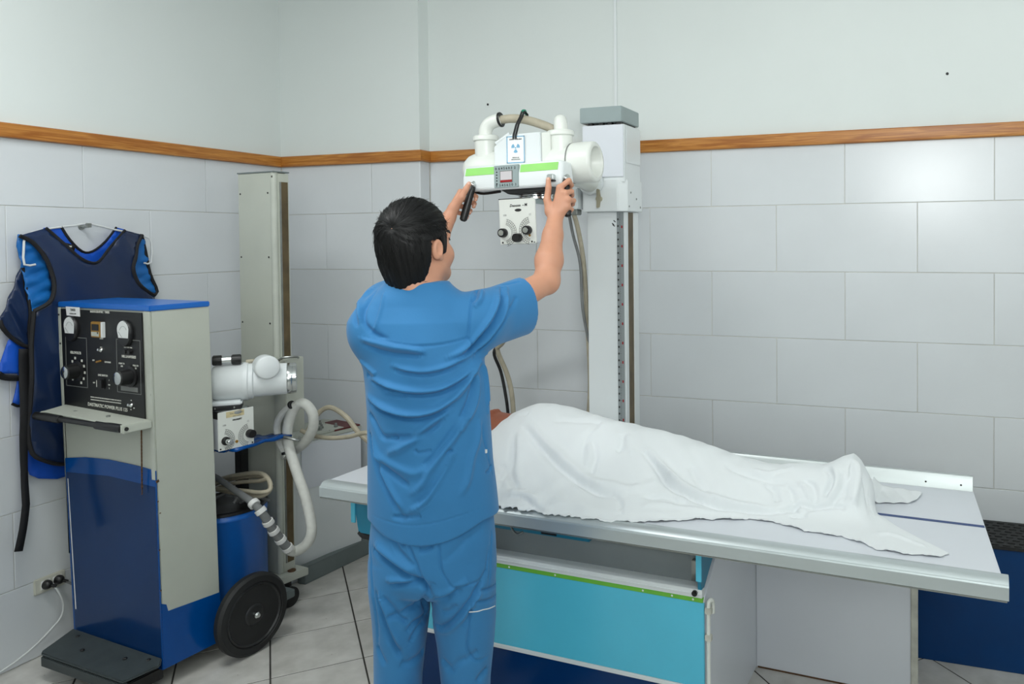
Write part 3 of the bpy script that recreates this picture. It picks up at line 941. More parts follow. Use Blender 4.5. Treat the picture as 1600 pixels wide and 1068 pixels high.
# cables: a bundle beside the column and the loop that hangs behind the table
MB().tube([sl((1.93, -0.44, 1.785)), sl((1.937, -0.40, 1.70)), sl((1.944, -0.36, 1.55)), sl((1.945, -0.33, 1.30)), sl((1.952, -0.32, 1.03)), sl((1.938, -0.31, 0.86)), sl((1.915, -0.30, 0.6)), sl((1.90, -0.29, 0.02))],
          0.0105, 10, 6).build('beige_cable', M['cable'], stand)
MB().tube([sl((1.905, -0.43, 1.785)), sl((1.912, -0.40, 1.68)), sl((1.932, -0.37, 1.55)), sl((1.938, -0.36, 1.35)), sl((1.958, -0.31, 1.1)), sl((1.958, -0.30, 0.8)), sl((1.95, -0.28, 0.02))],
          0.007, 8, 6).build('grey_cable', M['cable_grey'], stand)
MB().tube([sl((1.92, -0.30, 1.50)), sl((1.915, -0.28, 1.44)), sl((1.925, -0.29, 1.36))], 0.005, 8).build('black_lead', M['black'], stand)
MB().tube([hl(0.10, 0.16, 0.06), sl((1.942, -0.62, 1.854)), sl((1.904, -0.58, 1.737)), sl((1.857, -0.5, 1.589)), sl((1.785, -0.42, 1.46)), sl((1.612, -0.32, 1.314)), sl((1.464, -0.24, 1.171)), sl((1.425, -0.22, 1.13)), sl((1.462, -0.20, 1.02)), sl((1.487, -0.20, 0.93)), sl((1.497, -0.20, 0.81)), sl((1.50, -0.2, 0.55)), sl((1.60, -0.2, 0.02))],
          0.012, 10, 6).build('beige_cable', M['cable'], stand)
MB().tube([hl(0.12, 0.16, 0.05), sl((1.928, -0.6, 1.854)), sl((1.89, -0.5599999999999999, 1.737)), sl((1.843, -0.48, 1.589)), sl((1.771, -0.39999999999999997, 1.46)), sl((1.598, -0.3, 1.314)), sl((1.45, -0.22, 1.171)), sl((1.412, -0.23, 1.12)), sl((1.435, -0.21, 1.03)), sl((1.458, -0.21, 0.93)), sl((1.474, -0.21, 0.81)), sl((1.48, -0.2, 0.55)), sl((1.57, -0.2, 0.02))],
          0.008, 8, 6).build('black_cable', M['black'], stand)

# ---------------------------------------------------------------- radiation notice hung from the tube head cable
sign = thing('radiation_notice', 'small white radiation notice with blue border, hung on the tube head by a black strap', 'sign', hl(-0.012, -0.1, 0.085) + SO)
sx = (HR @ Matrix.Rotation(R(1.5), 4, 'Y')).to_3x3()
XA, UP, OUT = sx @ Vector((1, 0, 0)), sx @ Vector((0.02, 0, 1)), Vector((0, -1, 0))
sgm = face_mtx((0, 0.012, -0.028), XA, UP)


def sg(x, y, z=0.0):
    return sgm @ Vector((x, y, z))


W2, H2 = 0.0375, 0.050
MB().prism([sg(-W2, -H2), sg(W2, -H2), sg(W2, H2), sg(-W2, H2)], sgm.to_3x3() @ Vector((0, 0, 0.0012))).build('card', M['paper'], sign)
fr = MB()
for a, b, c, d in ((-W2, -H2, W2, -H2 + .0035), (-W2, H2 - .0035, W2, H2), (-W2, -H2, -W2 + .0035, H2), (W2 - .0035, -H2, W2, H2)):
    fr.prism([sg(a, b, .0013), sg(c, b, .0013), sg(c, d, .0013), sg(a, d, .0013)], sgm.to_3x3() @ Vector((0, 0, 0.0004)))
fr.build('card_border', M['sign_blue'], sign)
tf = MB()
for a0 in (30, 150, 270):
    pts = []
    for r_, a_ in ((0.006, -26), (0.0175, -30), (0.0185, -10), (0.0185, 10), (0.0175, 30), (0.006, 26)):
        a = R(a0 + a_)
        pts.append(sg(r_ * math.cos(a), 0.006 + r_ * math.sin(a), .0014))
    tf.prism(pts, sgm.to_3x3() @ Vector((0, 0, 0.0003)))
tf.cyl(sg(0, 0.006, .0014), sg(0, 0.006, .0018), 0.003, n=16)
tf.build('trefoil', M['sign_blue'], sign, smooth=False)
text('ZONA VIGILADA', 0.0068, M['ink'], sign, sgm @ Matrix.Translation((0, 0.038, 0.0016)), bold=.0002)
text('RIESGO DE', 0.0058, M['ink_grey'], sign, sgm @ Matrix.Translation((0, -0.030, 0.0016)), bold=.0002)
text('IRRADIACION', 0.0058, M['ink_grey'], sign, sgm @ Matrix.Translation((0, -0.037, 0.0016)), bold=.0002)
so = Vector(sign.location) - SO
for dx in (-0.004, 0.006):
    MB().ribbon([hl(-0.02 + dx * .6, 0.024, 0.175) - so, hl(-0.02 + dx * .6, 0.022, 0.204) - so, hl(-0.02 + dx, -0.008, 0.212) - so, hl(-0.022 + dx, -0.020, 0.19) - so, hl(-0.024 + dx, -0.05, 0.155) - so, sg(-0.004 + dx, 0.052, .002), sg(-0.004 + dx, 0.040, .003)],
                0.007, (1, 0, 0), 0.003).build('strap', M['black'], sign)
MB().tube([hl(-0.022, 0.022, 0.206) - so, hl(-0.02, 0.008, 0.216) - so, hl(-0.02, -0.010, 0.212) - so], 0.0055, 8).build('green_tie', mat('green_plastic', sr(40, 140, 110), 0.4, var=0.05), sign)
# ---------------------------------------------------------------- mobile x-ray machine in the corner
mob = thing('mobile_x_ray_machine', 'beige and blue mobile x-ray machine with black dial panel, big wheel and tall column', 'x-ray machine',
            (0.690, -1.412, 0), R(-6.0))
# cabinet (slightly wider at its top)
XB0, XB1, XT0, XT1, DY, ZB, ZT = -0.545, 0.004, -0.612, -0.030, 0.238, 0.075, 1.405


def cx(side, z):
    t = (z - ZB) / (ZT - ZB)
    return (XB0 + (XT0 - XB0) * t) if side < 0 else (XB1 + (XT1 - XB1) * t)


def slab(z0, z1, y0, y1, gx0=0.0, gx1=0.0):
    """block that follows the cabinet's taper"""
    m = MB()
    v = [m.bm.verts.new(p) for p in
         ((cx(-1, z0) + gx0, y0, z0), (cx(1, z0) - gx1, y0, z0), (cx(1, z0) - gx1, y1, z0), (cx(-1, z0) + gx0, y1, z0),
          (cx(-1, z1) + gx0, y0, z1), (cx(1, z1) - gx1, y0, z1), (cx(1, z1) - gx1, y1, z1), (cx(-1, z1) + gx0, y1, z1))]
    for f in ((0, 3, 2, 1), (4, 5, 6, 7), (0, 1, 5, 4), (1, 2, 6, 5), (2, 3, 7, 6), (3, 0, 4, 7)):
        m.bm.faces.new([v[i] for i in f])
    return m


slab(ZB, ZT, 0.004, DY).build('cabinet_body', M['beige'], mob, 0.004)
slab(ZT + .0003, ZT + .021, 0.0, DY + .002, -0.002, -0.001).build('cabinet_top', M['royal_light'], mob, 0.003)
slab(1.0, ZT - .001, -0.001, 0.0038, 0.0, 0.56).build('panel_frame', M['beige'], mob, 0.001)
slab(0.42, ZT - .001, 0.0, 0.0038, 0.0, 0.565).build('corner_strip', M['beige'], mob, 0.001)
slab(0.78, ZT - .001, -0.001, 0.0038, 0.545, 0.0).build('corner_strip', M['beige_dirty'], mob, 0.001)
# blue film on the lower front and round the foot of the side
f1 = MB()
f1.prism([(cx(-1, .80) - .001, 0.0, 0.800), (cx(-1, ZB) - .001, 0.0, ZB), (cx(1, ZB) + .001, 0.0, ZB), (cx(1, .815) + .001, 0.0, 0.815), (-0.12, 0.0, 0.822), (-0.30, 0.0, 0.826), (-0.45, 0.0, 0.818)], (0, 0.0035, 0))
f1.build('blue_film', M['royal'], mob)
MB().prism([(cx(-1, .745) + .006, -0.0006, 0.745), (cx(-1, ZB) + .01, -0.0006, ZB + .002), (cx(1, ZB) - .004, -0.0006, ZB + .002), (cx(1, .755) - .004, -0.0006, 0.755), (-0.3, -0.0006, 0.762)], (0, 0.0005, 0)).build('dark_blue_film', M['navy_film'], mob)
f2 = MB()
f2.prism([(cx(1, ZB) + .0006, 0.004, ZB), (cx(1, ZB) + .0006, DY - .001, ZB), (cx(1, .27) + .0006, DY - .001, 0.268), (cx(1, .28) + .0006, 0.028, 0.283), (cx(1, .31) + .0006, 0.022, 0.31), (cx(1, .33) + .0006, 0.004, 0.32)], (0.001, 0, 0))
f2.build('blue_film', M['royal'], mob)
MB().prism([(cx(-1, .72) + .012, -0.0012, 0.72), (cx(-1, .72) + .016, -0.0012, 0.72), (cx(-1, .2) + .024, -0.0012, 0.20), (cx(-1, .2) + .018, -0.0012, 0.20)], (0, 0.0006, 0)).build('film_edge', M['paper'], mob)
for x, y, z, s in ((cx(1, .77) + .001, 0.006, 0.775, .012), (cx(1, .7) + .001, 0.005, 0.70, .006), (cx(1, .66) + .001, 0.012, 0.655, .005), (cx(1, .52) + .001, 0.004, 0.52, .006), (cx(1, .36) + .001, 0.003, 0.37, .006)):
    MB().box((x, y, z), (0.001, s, s * .8), Euler((R(20), 0, 0)).to_matrix()).build('paint_chip', M['rust'], mob)
# black dial panel
PX0, PX1, PZ0, PZ1 = -0.578, -0.068, 1.000, 1.402
pan = MB().prism([(cx(-1, PZ0) + .022, -0.003, PZ0 + .015), (cx(1, PZ0) - .045, -0.003, PZ0 - .012), (cx(1, PZ1) - .042, -0.003, PZ1 - .003), (cx(-1, PZ1) + .030, -0.003, PZ1 - .003)], (0, 0.004, 0)) \
    .build('dial_panel', M['black_panel'], mob)


def pp(x, z, d=0.0):
    return Vector((x, -0.0032 - d, z))


def ptext(body, size, x, z, m=None, bold=0.0002, sx=1.0, rot=0.0):
    return text(body, size, m or M['ink_white'], pan, face_mtx(pp(x, z, .0003), (1, 0, rot), (0, 0, 1)), bold=bold, sx=sx)


def frame(x0, z0, x1, z1, w=0.0022):
    m = MB()
    m.bx(x0, x1, -0.0040, -0.0031, z0, z0 + w).bx(x0, x1, -0.0040, -0.0031, z1 - w, z1)
    m.bx(x0, x0 + w, -0.0040, -0.0031, z0, z1).bx(x1 - w, x1, -0.0040, -0.0031, z0, z1)
    m.build('printed_frame', M['ink_grey'], pan)


frame(-0.553, 1.094, -0.413, 1.290)
frame(-0.226, 1.093, -0.082, 1.296)
ptext('RADIOGRAPHIC  TIMER', 0.0115, -0.325, 1.394)
ptext('KILOVOLTS', 0.0135, -0.487, 1.228, bold=.0004)
ptext('MILLIAMPERES', 0.0135, -0.152, 1.231, bold=.0004)
ptext('LINE SWITCH', 0.010, -0.315, 1.150)
ptext('DASTMATIC POWER PLUS 125', 0.0185, -0.290, 1.030, bold=.0004, rot=-0.012)
ptext('WARNING: THIS X-RAY UNIT MAY BE DANGEROUS TO PATIENT AND OPERATOR', 0.0052, -0.300, 1.061)
ptext('UNLESS SAFE EXPOSURE FACTORS AND OPERATING INSTRUCTIONS ARE OBSERVED', 0.0050, -0.300, 1.051)
ptext('X-RAY', 0.008, -0.318, 1.292)
ptext('ON', 0.008, -0.322, 1.257)
ptext('OFF', 0.008, -0.372, 1.205)
ptext('EXPOSURE', 0.008, -0.282, 1.203)
ptext('HALF WAVE  FULL', 0.006, -0.155, 1.266)
ptext('PUSH TO', 0.0085, -0.196, 1.203)
ptext('100', 0.009, -0.196, 1.193)
ptext('PULL TO', 0.0085, -0.112, 1.200)
ptext('50', 0.009, -0.112, 1.190)
ptext('OFF', 0.0075, -0.372, 1.118)
for z, b in ((1.134, '1'), (1.116, 'ON'), (1.103, '2')):
    ptext(b, 0.0075, -0.276, z)
MB().bx(-0.203, -0.102, -0.0042, -0.0031, 1.101, 1.118).build('maker_plate', M['ink_grey'], pan)
ptext('N  RAY CONTROL', 0.0085, -0.152, 1.109, M['black'], bold=.0003)
for k in range(11):
    a = R(-62 + 28.5 * k)
    if 5 <= k <= 5:
        continue
    x, z = -0.476 + 0.046 * math.cos(a), 1.158 + 0.052 * math.sin(a)
    MB().bx(x - .0048, x + .0048, -0.0042, -0.0031, z - .0048, z + .0048).build('dial_mark', M['ink_white'], pan)


def meter(x, z):
    body = MB().lathe([(0.050, 0.0), (0.050, 0.006), (0.046, 0.012), (0.0, 0.012)], (0, 0, 0), (0, -1, 0), 36)
    bmesh.ops.transform(body.bm, matrix=Matrix.Translation(pp(x, z - .016)) @ Matrix.Diagonal((0.82, 1, 1.0, 1)), verts=body.bm.verts)
    b = body.build('meter', M['black'], pan, angle=45)
    pts = []
    for k in range(13):
        a = R(190 - 200 * k / 12)
        pts.append((x - .003 + 0.036 * math.cos(a), -0.0155, z - .002 + 0.034 * math.sin(a)))
    pts += [(x + .029, -0.0155, z - .034), (x - .031, -0.0155, z - .034)]
    MB().prism(pts, (0, 0.004, 0)).build('meter_face', M['face_white'], b, 0.0015)
    ar = MB()
    ar.tube([(x - .022, -0.0158, z - .004), (x - .012, -0.0158, z + .008), (x, -0.0158, z + .012), (x + .012, -0.0158, z + .008), (x + .02, -0.0158, z - .002)], 0.0005, 6)
    ar.tube([(x - .028, -0.0159, z - .01), (x - .008, -0.0159, z - .03)], 0.0006, 6, 1)
    ar.build('needle_scale', M['ink_grey'], b)


meter(-0.503, 1.338)
meter(-0.163, 1.335)
tm = MB().bx(-0.364, -0.302, -0.016, -0.003, 1.297, 1.357).build('timer_display', M['gold'], pan, 0.002)
MB().bx(-0.3015, -0.2925, -0.016, -0.003, 1.297, 1.357).build('timer_side', M['face_white'], tm, 0.001)
MB().bx(-0.355, -0.313, -0.0175, -0.015, 1.324, 1.348).build('timer_window', M['black'], tm)
MB().bx(-0.358, -0.312, -0.0172, -0.015, 1.302, 1.318).build('timer_base', M['beige_dirty'], tm)
MB().prism([pp(-0.540, 1.374), pp(-0.452, 1.372), pp(-0.454, 1.408), pp(-0.545, 1.409)], (0, -0.001, 0)).build('paper_sticker', M['paper'], pan)
ptext('TIMER', 0.013, -0.497, 1.397, M['ink_grey']).location.y -= .0016
ptext('CONTROL UNIT', 0.006, -0.497, 1.382, M['ink_grey']).location.y -= .0016


def big_knob(x, z):
    k = MB().lathe([(0.040, 0.0), (0.040, 0.005), (0.030, 0.008), (0.028, 0.046), (0.025, 0.049), (0.0, 0.049)], pp(x, z), (0, -1, 0), 28).build('selector_knob', M['black'], pan, angle=40)
    MB().lathe([(0.0235, 0.049), (0.0235, 0.0505), (0.021, 0.052), (0.0, 0.0525)], pp(x, z), (0, -1, 0), 28).build('knob_cap', M['chrome'], k, angle=40)
    MB().bx(x - .0015, x + .0015, -0.0085, -0.0078, z + .031, z + .039).build('knob_pointer', M['ink_white'], k)


big_knob(-0.474, 1.158)
big_knob(-0.142, 1.158)
b = MB().bx(-0.344, -0.300, -0.006, -0.003, 1.098, 1.140).bx(-0.338, -0.306, -0.014, -0.006, 1.103, 1.135).build('line_switch', M['black'], pan, 0.002)
MB().bx(-0.3375, -0.335, -0.0148, -0.0138, 1.106, 1.132).build('switch_mark', M['ink_white'], b)
for x, z in ((-0.318, 1.248), (-0.140, 1.050)):
    MB().lathe([(0.009, 0), (0.009, .004), (0.006, .008), (0.005, .016), (0.0, .018)], pp(x, z), (0, -1, 0.2), 14).build('indicator_lamp', M['chrome'], pan)
for k in range(4):
    a = R(100 + 75 * k)
    MB().bx(-0.140 + .016 * math.cos(a) - .003, -0.140 + .016 * math.cos(a) + .003, -0.0042, -0.0031, 1.050 + .018 * math.sin(a) - .002, 1.050 + .018 * math.sin(a) + .002).build('dial_mark', M['ink_white'], pan)
MB().box(pp(-0.330, 1.204, .006), (0.030, 0.008, 0.007), Euler((0, R(-12), 0)).to_matrix()).build('toggle', M['gold'], pan, 0.002)
MB().cyl(pp(-0.165, 1.25), pp(-0.165, 1.25, .01), 0.008, n=14).cyl(pp(-0.14, 1.25), pp(-0.14, 1.25, .01), 0.008, n=14).build('jack', M['black'], pan)
for z in (1.375, 1.26):
    MB().ball((cx(-1, z) + .014, -0.002, z), (0.004, 0.003, 0.004), 8).build('screw', M['black'], mob)

# push handle
hb = MB().prism([(-0.530, -0.098, 1.008), (-0.563, -0.002, 1.012), (-0.040, -0.002, 0.998), (-0.022, -0.104, 0.998)], (0, 0, 0.006)).build('handle_shelf', M['beige'], mob, 0.0015)
MB().bx(-0.040, -0.024, -0.108, -0.002, 0.975, 1.0035).bx(-0.555, -0.541, -0.10, -0.002, 0.978, 1.010).build('handle_bracket', M['beige'], mob, 0.003)
MB().cyl((-0.024, -0.095, 0.991), (-0.021, -0.095, 0.991), 0.007, n=14).build('bracket_bolt', M['ink'], hb)
for x in (-0.42, -0.215):
    MB().cyl((x, -0.045, 1.007), (x, -0.045, 1.013), 0.007, n=14).build('bolt', M['steel'], hb)
MB().cyl((-0.56, -0.098, 0.992), (-0.041, -0.098, 0.990), 0.010, n=18).build('handle_bar', M['black'], mob)
for x0, x1 in ((-0.585, -0.42), (-0.195, -0.044)):
    MB().lathe([(0.012, 0), (0.0155, 0.004), (0.0155, x1 - x0 - .012), (0.014, x1 - x0 - .002), (0.010, x1 - x0)], (x0, -0.098, 0.991), (1, 0, -0.002), 20).build('grip', M['black'], mob)
ch = MB()
for k in range(34):
    z = 0.972 - k * 0.0068
    q = Euler((0, 0, R(90 * (k % 2) + 20))).to_matrix()
    ch.box((-0.072 - .00012 * k, -0.012, z), (0.0065, 0.0022, 0.0095), q)
ch.tube([(-0.076, -0.012, 0.742), (-0.076, -0.012, 0.728), (-0.079, -0.012, 0.722)], 0.002, 6)
tag(ch.build('chain', M['rust'], mob, 0.0008, 1), kind='stuff')

# foot plate
MB().prism([(-0.545, -0.004, 0.112), (-0.482, -0.146, 0.106), (-0.470, -0.158, 0.100), (0.012, -0.150, 0.100), (0.040, -0.032, 0.108), (0.004, -0.002, 0.112)], (0, 0, 0.010)).build('foot_plate', M['pedal'], mob, 0.004)
MB().prism([(-0.47, -0.159, 0.060), (0.012, -0.151, 0.060), (0.012, -0.151, 0.099), (-0.47, -0.159, 0.099)], (0, 0.02, 0)).build('foot_plate_skirt', M['pedal'], mob, 0.003)
MB().bx(-0.40, -0.02, -0.11, 0.02, 0.028, 0.075).build('foot_block', M['black'], mob, 0.004)
for x in (-0.36, -0.08):
    MB().cyl((x - .015, -0.06, 0.032), (x + .015, -0.06, 0.032), 0.032, n=22).build('caster', M['rubber'], mob)
for x, y in ((-0.46, -0.035), (-0.33, -0.09), (-0.12, -0.06), (-0.03, -0.03)):
    MB().ball((x, y, 0.1215), (0.008, 0.008, 0.003), 10).build('rivet', M['black'], mob)

# chassis and big wheels
MB().bx(-0.52, -0.03, 0.10, 0.62, 0.085, 0.12).build('chassis', M['beam_grey'], mob, 0.004)
MB().cyl((-0.66, 0.32, 0.16), (0.095, 0.32, 0.16), 0.014, n=14).build('axle', M['steel'], mob)
for x, s in ((0.052, 1), (-0.60, -1)):
    w = MB().lathe([(0.100, 0.004), (0.128, 0.0), (0.150, 0.003), (0.160, 0.014), (0.160, 0.034), (0.150, 0.045), (0.128, 0.048), (0.124, 0.042), (0.1, 0.04)], (x, 0.32, 0.16), (s, 0, 0), 48, ).build('wheel_tyre', M['rubber'], mob, angle=40)
    h = MB().lathe([(0.0, 0.006), (0.118, 0.006), (0.124, 0.010), (0.124, 0.044), (0.118, 0.047), (0.112, 0.040), (0.045, 0.036), (0.040, 0.043), (0.032, 0.046), (0.0, 0.046)], (x, 0.32, 0.16), (s, 0, 0), 44).build('wheel_disc', M['hub'], mob, angle=40)
    MB().lathe([(0.0125, 0.0), (0.0125, 0.012), (0.008, 0.018), (0.0, 0.019)], (x + .046 * s, 0.32, 0.16), (s, 0, 0), 18).build('hub_cap', M['chrome'], h)

# tall column with its foot
CXa, CXb, CYa, CYb = -0.392, -0.160, 0.65, 0.725
MB().bx(CXa, CXb - .012, CYa, CYb, 0.150, 1.972).build('mast', M['beige'], mob, 0.002)
MB().lathe([(0.016, 0), (0.016, 1.822)], (CXb - .014, CYa + .0145, 0.150), (0, 0, 1), 20).build('mast_corner', M['beige_dirty'], mob, angle=50)
MB().bx(CXb - .014, CXb + .002, CYa + .02, CYb + .006, 0.150, 1.968).build('mast_side', M['beige'], mob, 0.002)
MB().bx(CXb + .002, CXb + .0045, CYa + .036, CYb - .002, 0.19, 1.93).build('mast_slot', M['slot'], mob)
MB().bx(CXb + .002, CXb + .006, CYa + .030, CYa + .037, 0.19, 1.93).build('slot_rail', M['steel'], mob)
MB().bx(CXa - .002, CXb + .004, CYa - .003, CYb + .008, 1.9723, 1.978).build('mast_cap', M['beam_grey'], mob)
for z in (0.40, 0.55, 1.29, 1.59, 1.88):
    for x in (CXa + .015, CXb - .036):
        MB().ball((x, CYa - .001, z), (0.0045, 0.002, 0.0045), 8).build('screw', M['black'], mob)
ft = MB().prism([(-0.24, 0.60, 0.115), (-0.125, 0.60, 0.115), (-0.105, 0.76, 0.115), (-0.24, 0.76, 0.115)], (0, 0, 0.034)).build('mast_foot', M['beige_dirty'], mob, 0.003)
MB().cyl((-0.145, 0.70, 0.149), (-0.145, 0.70, 0.154), 0.018, n=18).build('foot_bolt', M['rust'], ft)
MB().cyl((-0.145, 0.67, 0.045), (-0.117, 0.67, 0.045), 0.045, n=26).bx(-0.152, -0.148, 0.64, 0.70, 0.04, 0.115).build('caster', M['rubber'], mob)
# blue drum behind the cabinet
MB().lathe([(0.0, 0.12), (0.162, 0.12), (0.165, 0.125), (0.165, 0.50), (0.168, 0.503), (0.168, 0.512), (0.165, 0.515), (0.163, 0.525)], (-0.215, 0.42, 0), (0, 0, 1), 48).build('drum', M['royal_light'], mob, angle=45)
MB().lathe([(0.163, 0.525), (0.168, 0.528), (0.168, 0.538), (0.160, 0.542), (0.150, 0.534), (0.0, 0.534)], (-0.215, 0.42, 0), (0, 0, 1), 48).build('drum_lid', M['black'], mob, angle=45)
MB().lathe([(0.0, 0.5345), (0.03, 0.5345), (0.03, 0.545), (0.02, 0.55), (0.0, 0.55)], (-0.26, 0.34, 0), (0, 0, 1), 24).build('drum_bung', M['steel'], mob)

# tube head lying across the back of the cabinet
a20 = R(48)
TD = Vector((math.cos(a20), math.sin(a20), 0))
TN = Vector((math.sin(a20), -math.cos(a20), 0))
T0 = Vector((-0.050, 0.425, 1.076))


def tp(s, n=0.0, z=0.0):
    return T0 + TD * s + TN * n + Vector((0, 0, z))


MB().lathe([(0.0, -0.20), (0.066, -0.195), (0.074, -0.180), (0.0750, -0.09), (0.0795, -0.085), (0.0795, -0.064), (0.075, -0.060), (0.075, -0.045), (0.0675, -0.040), (0.066, 0.085), (0.0, 0.09)], tp(0.06), TD, 40).build('tube_housing', M['white'], mob, angle=45)
MB().lathe([(0.0, 0.0), (0.0645, 0.0), (0.0650, 0.008), (0.0635, 0.018), (0.0645, 0.019), (0.0635, 0.033), (0.055, 0.035), (0.0, 0.035)], tp(0.147), TD, 40).build('end_ring', M['chrome'], mob, angle=30)
cap_d = (TN * 0.95 + Vector((0, 0, 0.02)) + TD * 0.22).normalized()
MB().lathe([(0.0, -0.03), (0.030, -0.026), (0.042, -0.012), (0.047, 0.01), (0.0485, 0.085), (0.0465, 0.092), (0.042, 0.095), (0.0, 0.096)], tp(0.055, 0.0, 0.062), cap_d, 36).build('cable_port', M['white'], mob, angle=50)
for s in (-0.115, -0.045):
    MB().cyl(tp(s - .018, .015, 0.096), tp(s + .018, .015, 0.096), 0.021, n=18).build('tube_clamp', M['black'], mob, 0.003)
MB().cyl(tp(-0.097, .02, 0.097), tp(-0.063, .02, 0.097), 0.016, n=18).build('clamp_screw', M['chrome'], mob)
MB().tube([tp(-0.01, .0, 0.082), tp(0.01, .0, 0.083), tp(0.03, -.01, 0.082)], 0.008, 8).build('tube_lead', M['cable'], mob)
tn = MB().box(tp(-0.085, 0.035, -0.076), (0.125, 0.08, 0.02), Euler((0, 0, a20)).to_matrix()).build('mount_plate', M['white'], mob, 0.006)
MB().box(tp(-0.085, 0.04, -0.092), (0.122, 0.085, 0.016), Euler((0, 0, a20)).to_matrix()).build('mount_band', M['black'], tn, 0.003)
for s in (-0.12, -0.05):
    MB().ball(tp(s, 0.084, -0.091), (0.004, 0.004, 0.004), 8).build('screw', M['steel'], tn)
MB().lathe([(0.0, 0.0), (0.075, 0.0), (0.078, 0.006), (0.078, 0.016), (0.072, 0.02), (0.0, 0.02)], tp(-0.08, 0.02, -0.122), (0, 0, 1), 36).build('swivel_ring', M['alu'], mob)
# arm to the mast
MB().bx(-0.158, -0.085, 0.635, 0.735, 0.80, 1.135).build('mast_carriage', M['beige_dirty'], mob, 0.003)
MB().cyl((-0.12, 0.47, 1.075), (-0.12, 0.64, 1.075), 0.035, n=24).build('arm', M['beige'], mob)
MB().bx(-0.112, -0.082, 0.605, 0.636, 1.075, 1.115).build('arm_catch', M['brown'], mob, 0.004)
MB().tube([(-0.11, 0.62, 1.13), (-0.08, 0.62, 1.145), (-0.05, 0.66, 1.145), (-0.08, 0.70, 1.135)], 0.005, 8).build('brake_lever', M['steel'], mob)
for z in (0.87, 0.90):
    MB().cyl((-0.086, 0.66, z), (-0.075, 0.66, z), 0.012, n=14).build('pivot_bolt', M['rust'], mob)
# collimator of the mobile unit, turned to the side
ca = R(76.3 + 6)
KX = Vector((math.cos(ca), math.sin(ca), 0))       # to the right on its face
KN = Vector((math.sin(ca), -math.cos(ca), 0))      # out of its face
K0 = Vector((-0.018, 0.335, 0.898))


def kp(x, z, d):
    return K0 + KX * x + KN * (d + .0035) + Vector((0, 0, z))


kb = Matrix((KX, -KN, Vector((0, 0, 1)))).transposed()
MB().box(K0 - KN * 0.085, (0.144, 0.165, 0.150), kb).build('collimator_box', M['laminate'], mob, 0.002)
MB().box(K0 - KN * 0.085 + Vector((0, 0, .062)), (0.1455, 0.166, 0.026), kb).build('collimator_band', M['ink'], mob, 0.001)
MB().box(K0 + KN * 0.0015, (0.148, 0.004, 0.156), kb).build('collimator_face', M['cream'], mob, 0.0015)
collimator_print(mob, kp, KX, Vector((0, 0, 1)), None, 0.95)
text('MACHLETT', 0.0075, M['ink'], mob, face_mtx(kp(0.004, 0.038, .0004), KX, (0, 0, 1)), bold=.0006)
MB().box(kp(-0.004, 0.063, .0002), (0.074, 0.0008, 0.024), kb).build('old_sticker', M['label_tan'], mob)
text('HALOGEN 24V', 0.0085, M['ink_grey'], mob, face_mtx(kp(0.002, 0.065, .0009), KX, (0, 0, 1)))
text('lamp control', 0.006, M['ink_grey'], mob, face_mtx(kp(0.002, 0.054, .0009), KX, (0, 0, 1)))
knob(mob, kp(-0.046, -0.040, 0), KN, 0.0165, 0.012, 'dial_knob', None)
MB().lathe([(0.0105, 0.0), (0.0115, 0.012), (0.0115, 0.028), (0.009, 0.030), (0.0, 0.030)], kp(-0.046, -0.040, .012), KN, 20).build('dial_stem', M['chrome'], mob)
knob(mob, kp(0.054, -0.030, 0), KN, 0.0170, 0.026, 'dial_knob', None)
MB().cyl(kp(0.0, -0.052, 0), kp(0.0, -0.052, .003), 0.006, n=16).build('brass_plug', M['gold'], mob)
for x in (-0.066, 0.066):
    MB().cyl(kp(x, -0.070, -.001), kp(x, -0.070, .002), 0.0032, n=10).build('screw', M['black'], mob)
# wrinkled blue tray under it, strut
tr = MB()
N = 16
rows = []
for i in range(N + 1):
    row = []
    for j in range(7):
        x = -0.30 + 0.30 * i / N
        y = 0.235 + 0.27 * j / 6 + 0.25 * (i / N) * 0.35
        z = 0.80 + 0.022 * i / N + 0.004 * math.sin(i * 1.9 + j) + 0.003 * math.sin(j * 2.7 + i * .8)
        row.append(tr.bm.verts.new((x, y, z)))
    rows.append(row)
for a, b in zip(rows[:-1], rows[1:]):
    for k in range(6):
        tr.bm.faces.new((a[k], a[k + 1], b[k + 1], b[k]))
t = tr.build('blue_tray', M['royal'], mob)
sm = t.modifiers.new('s', 'SOLIDIFY')
sm.thickness = 0.012
MB().bx(-0.33, -0.29, 0.56, 0.60, 0.53, 0.80).build('strut', M['black'], mob, 0.002)
MB().box((-0.36, 0.44, 0.72), (0.02, 0.30, 0.03), Euler((R(35), 0, 0)).to_matrix()).build('strut', M['beam_grey'], mob, 0.002)
MB().tube([(0.0, 0.55, 0.815), (0.03, 0.56, 0.81), (0.05, 0.58, 0.80), (0.035, 0.60, 0.805)], 0.007, 8).build('tray_hook', M['steel'], mob)
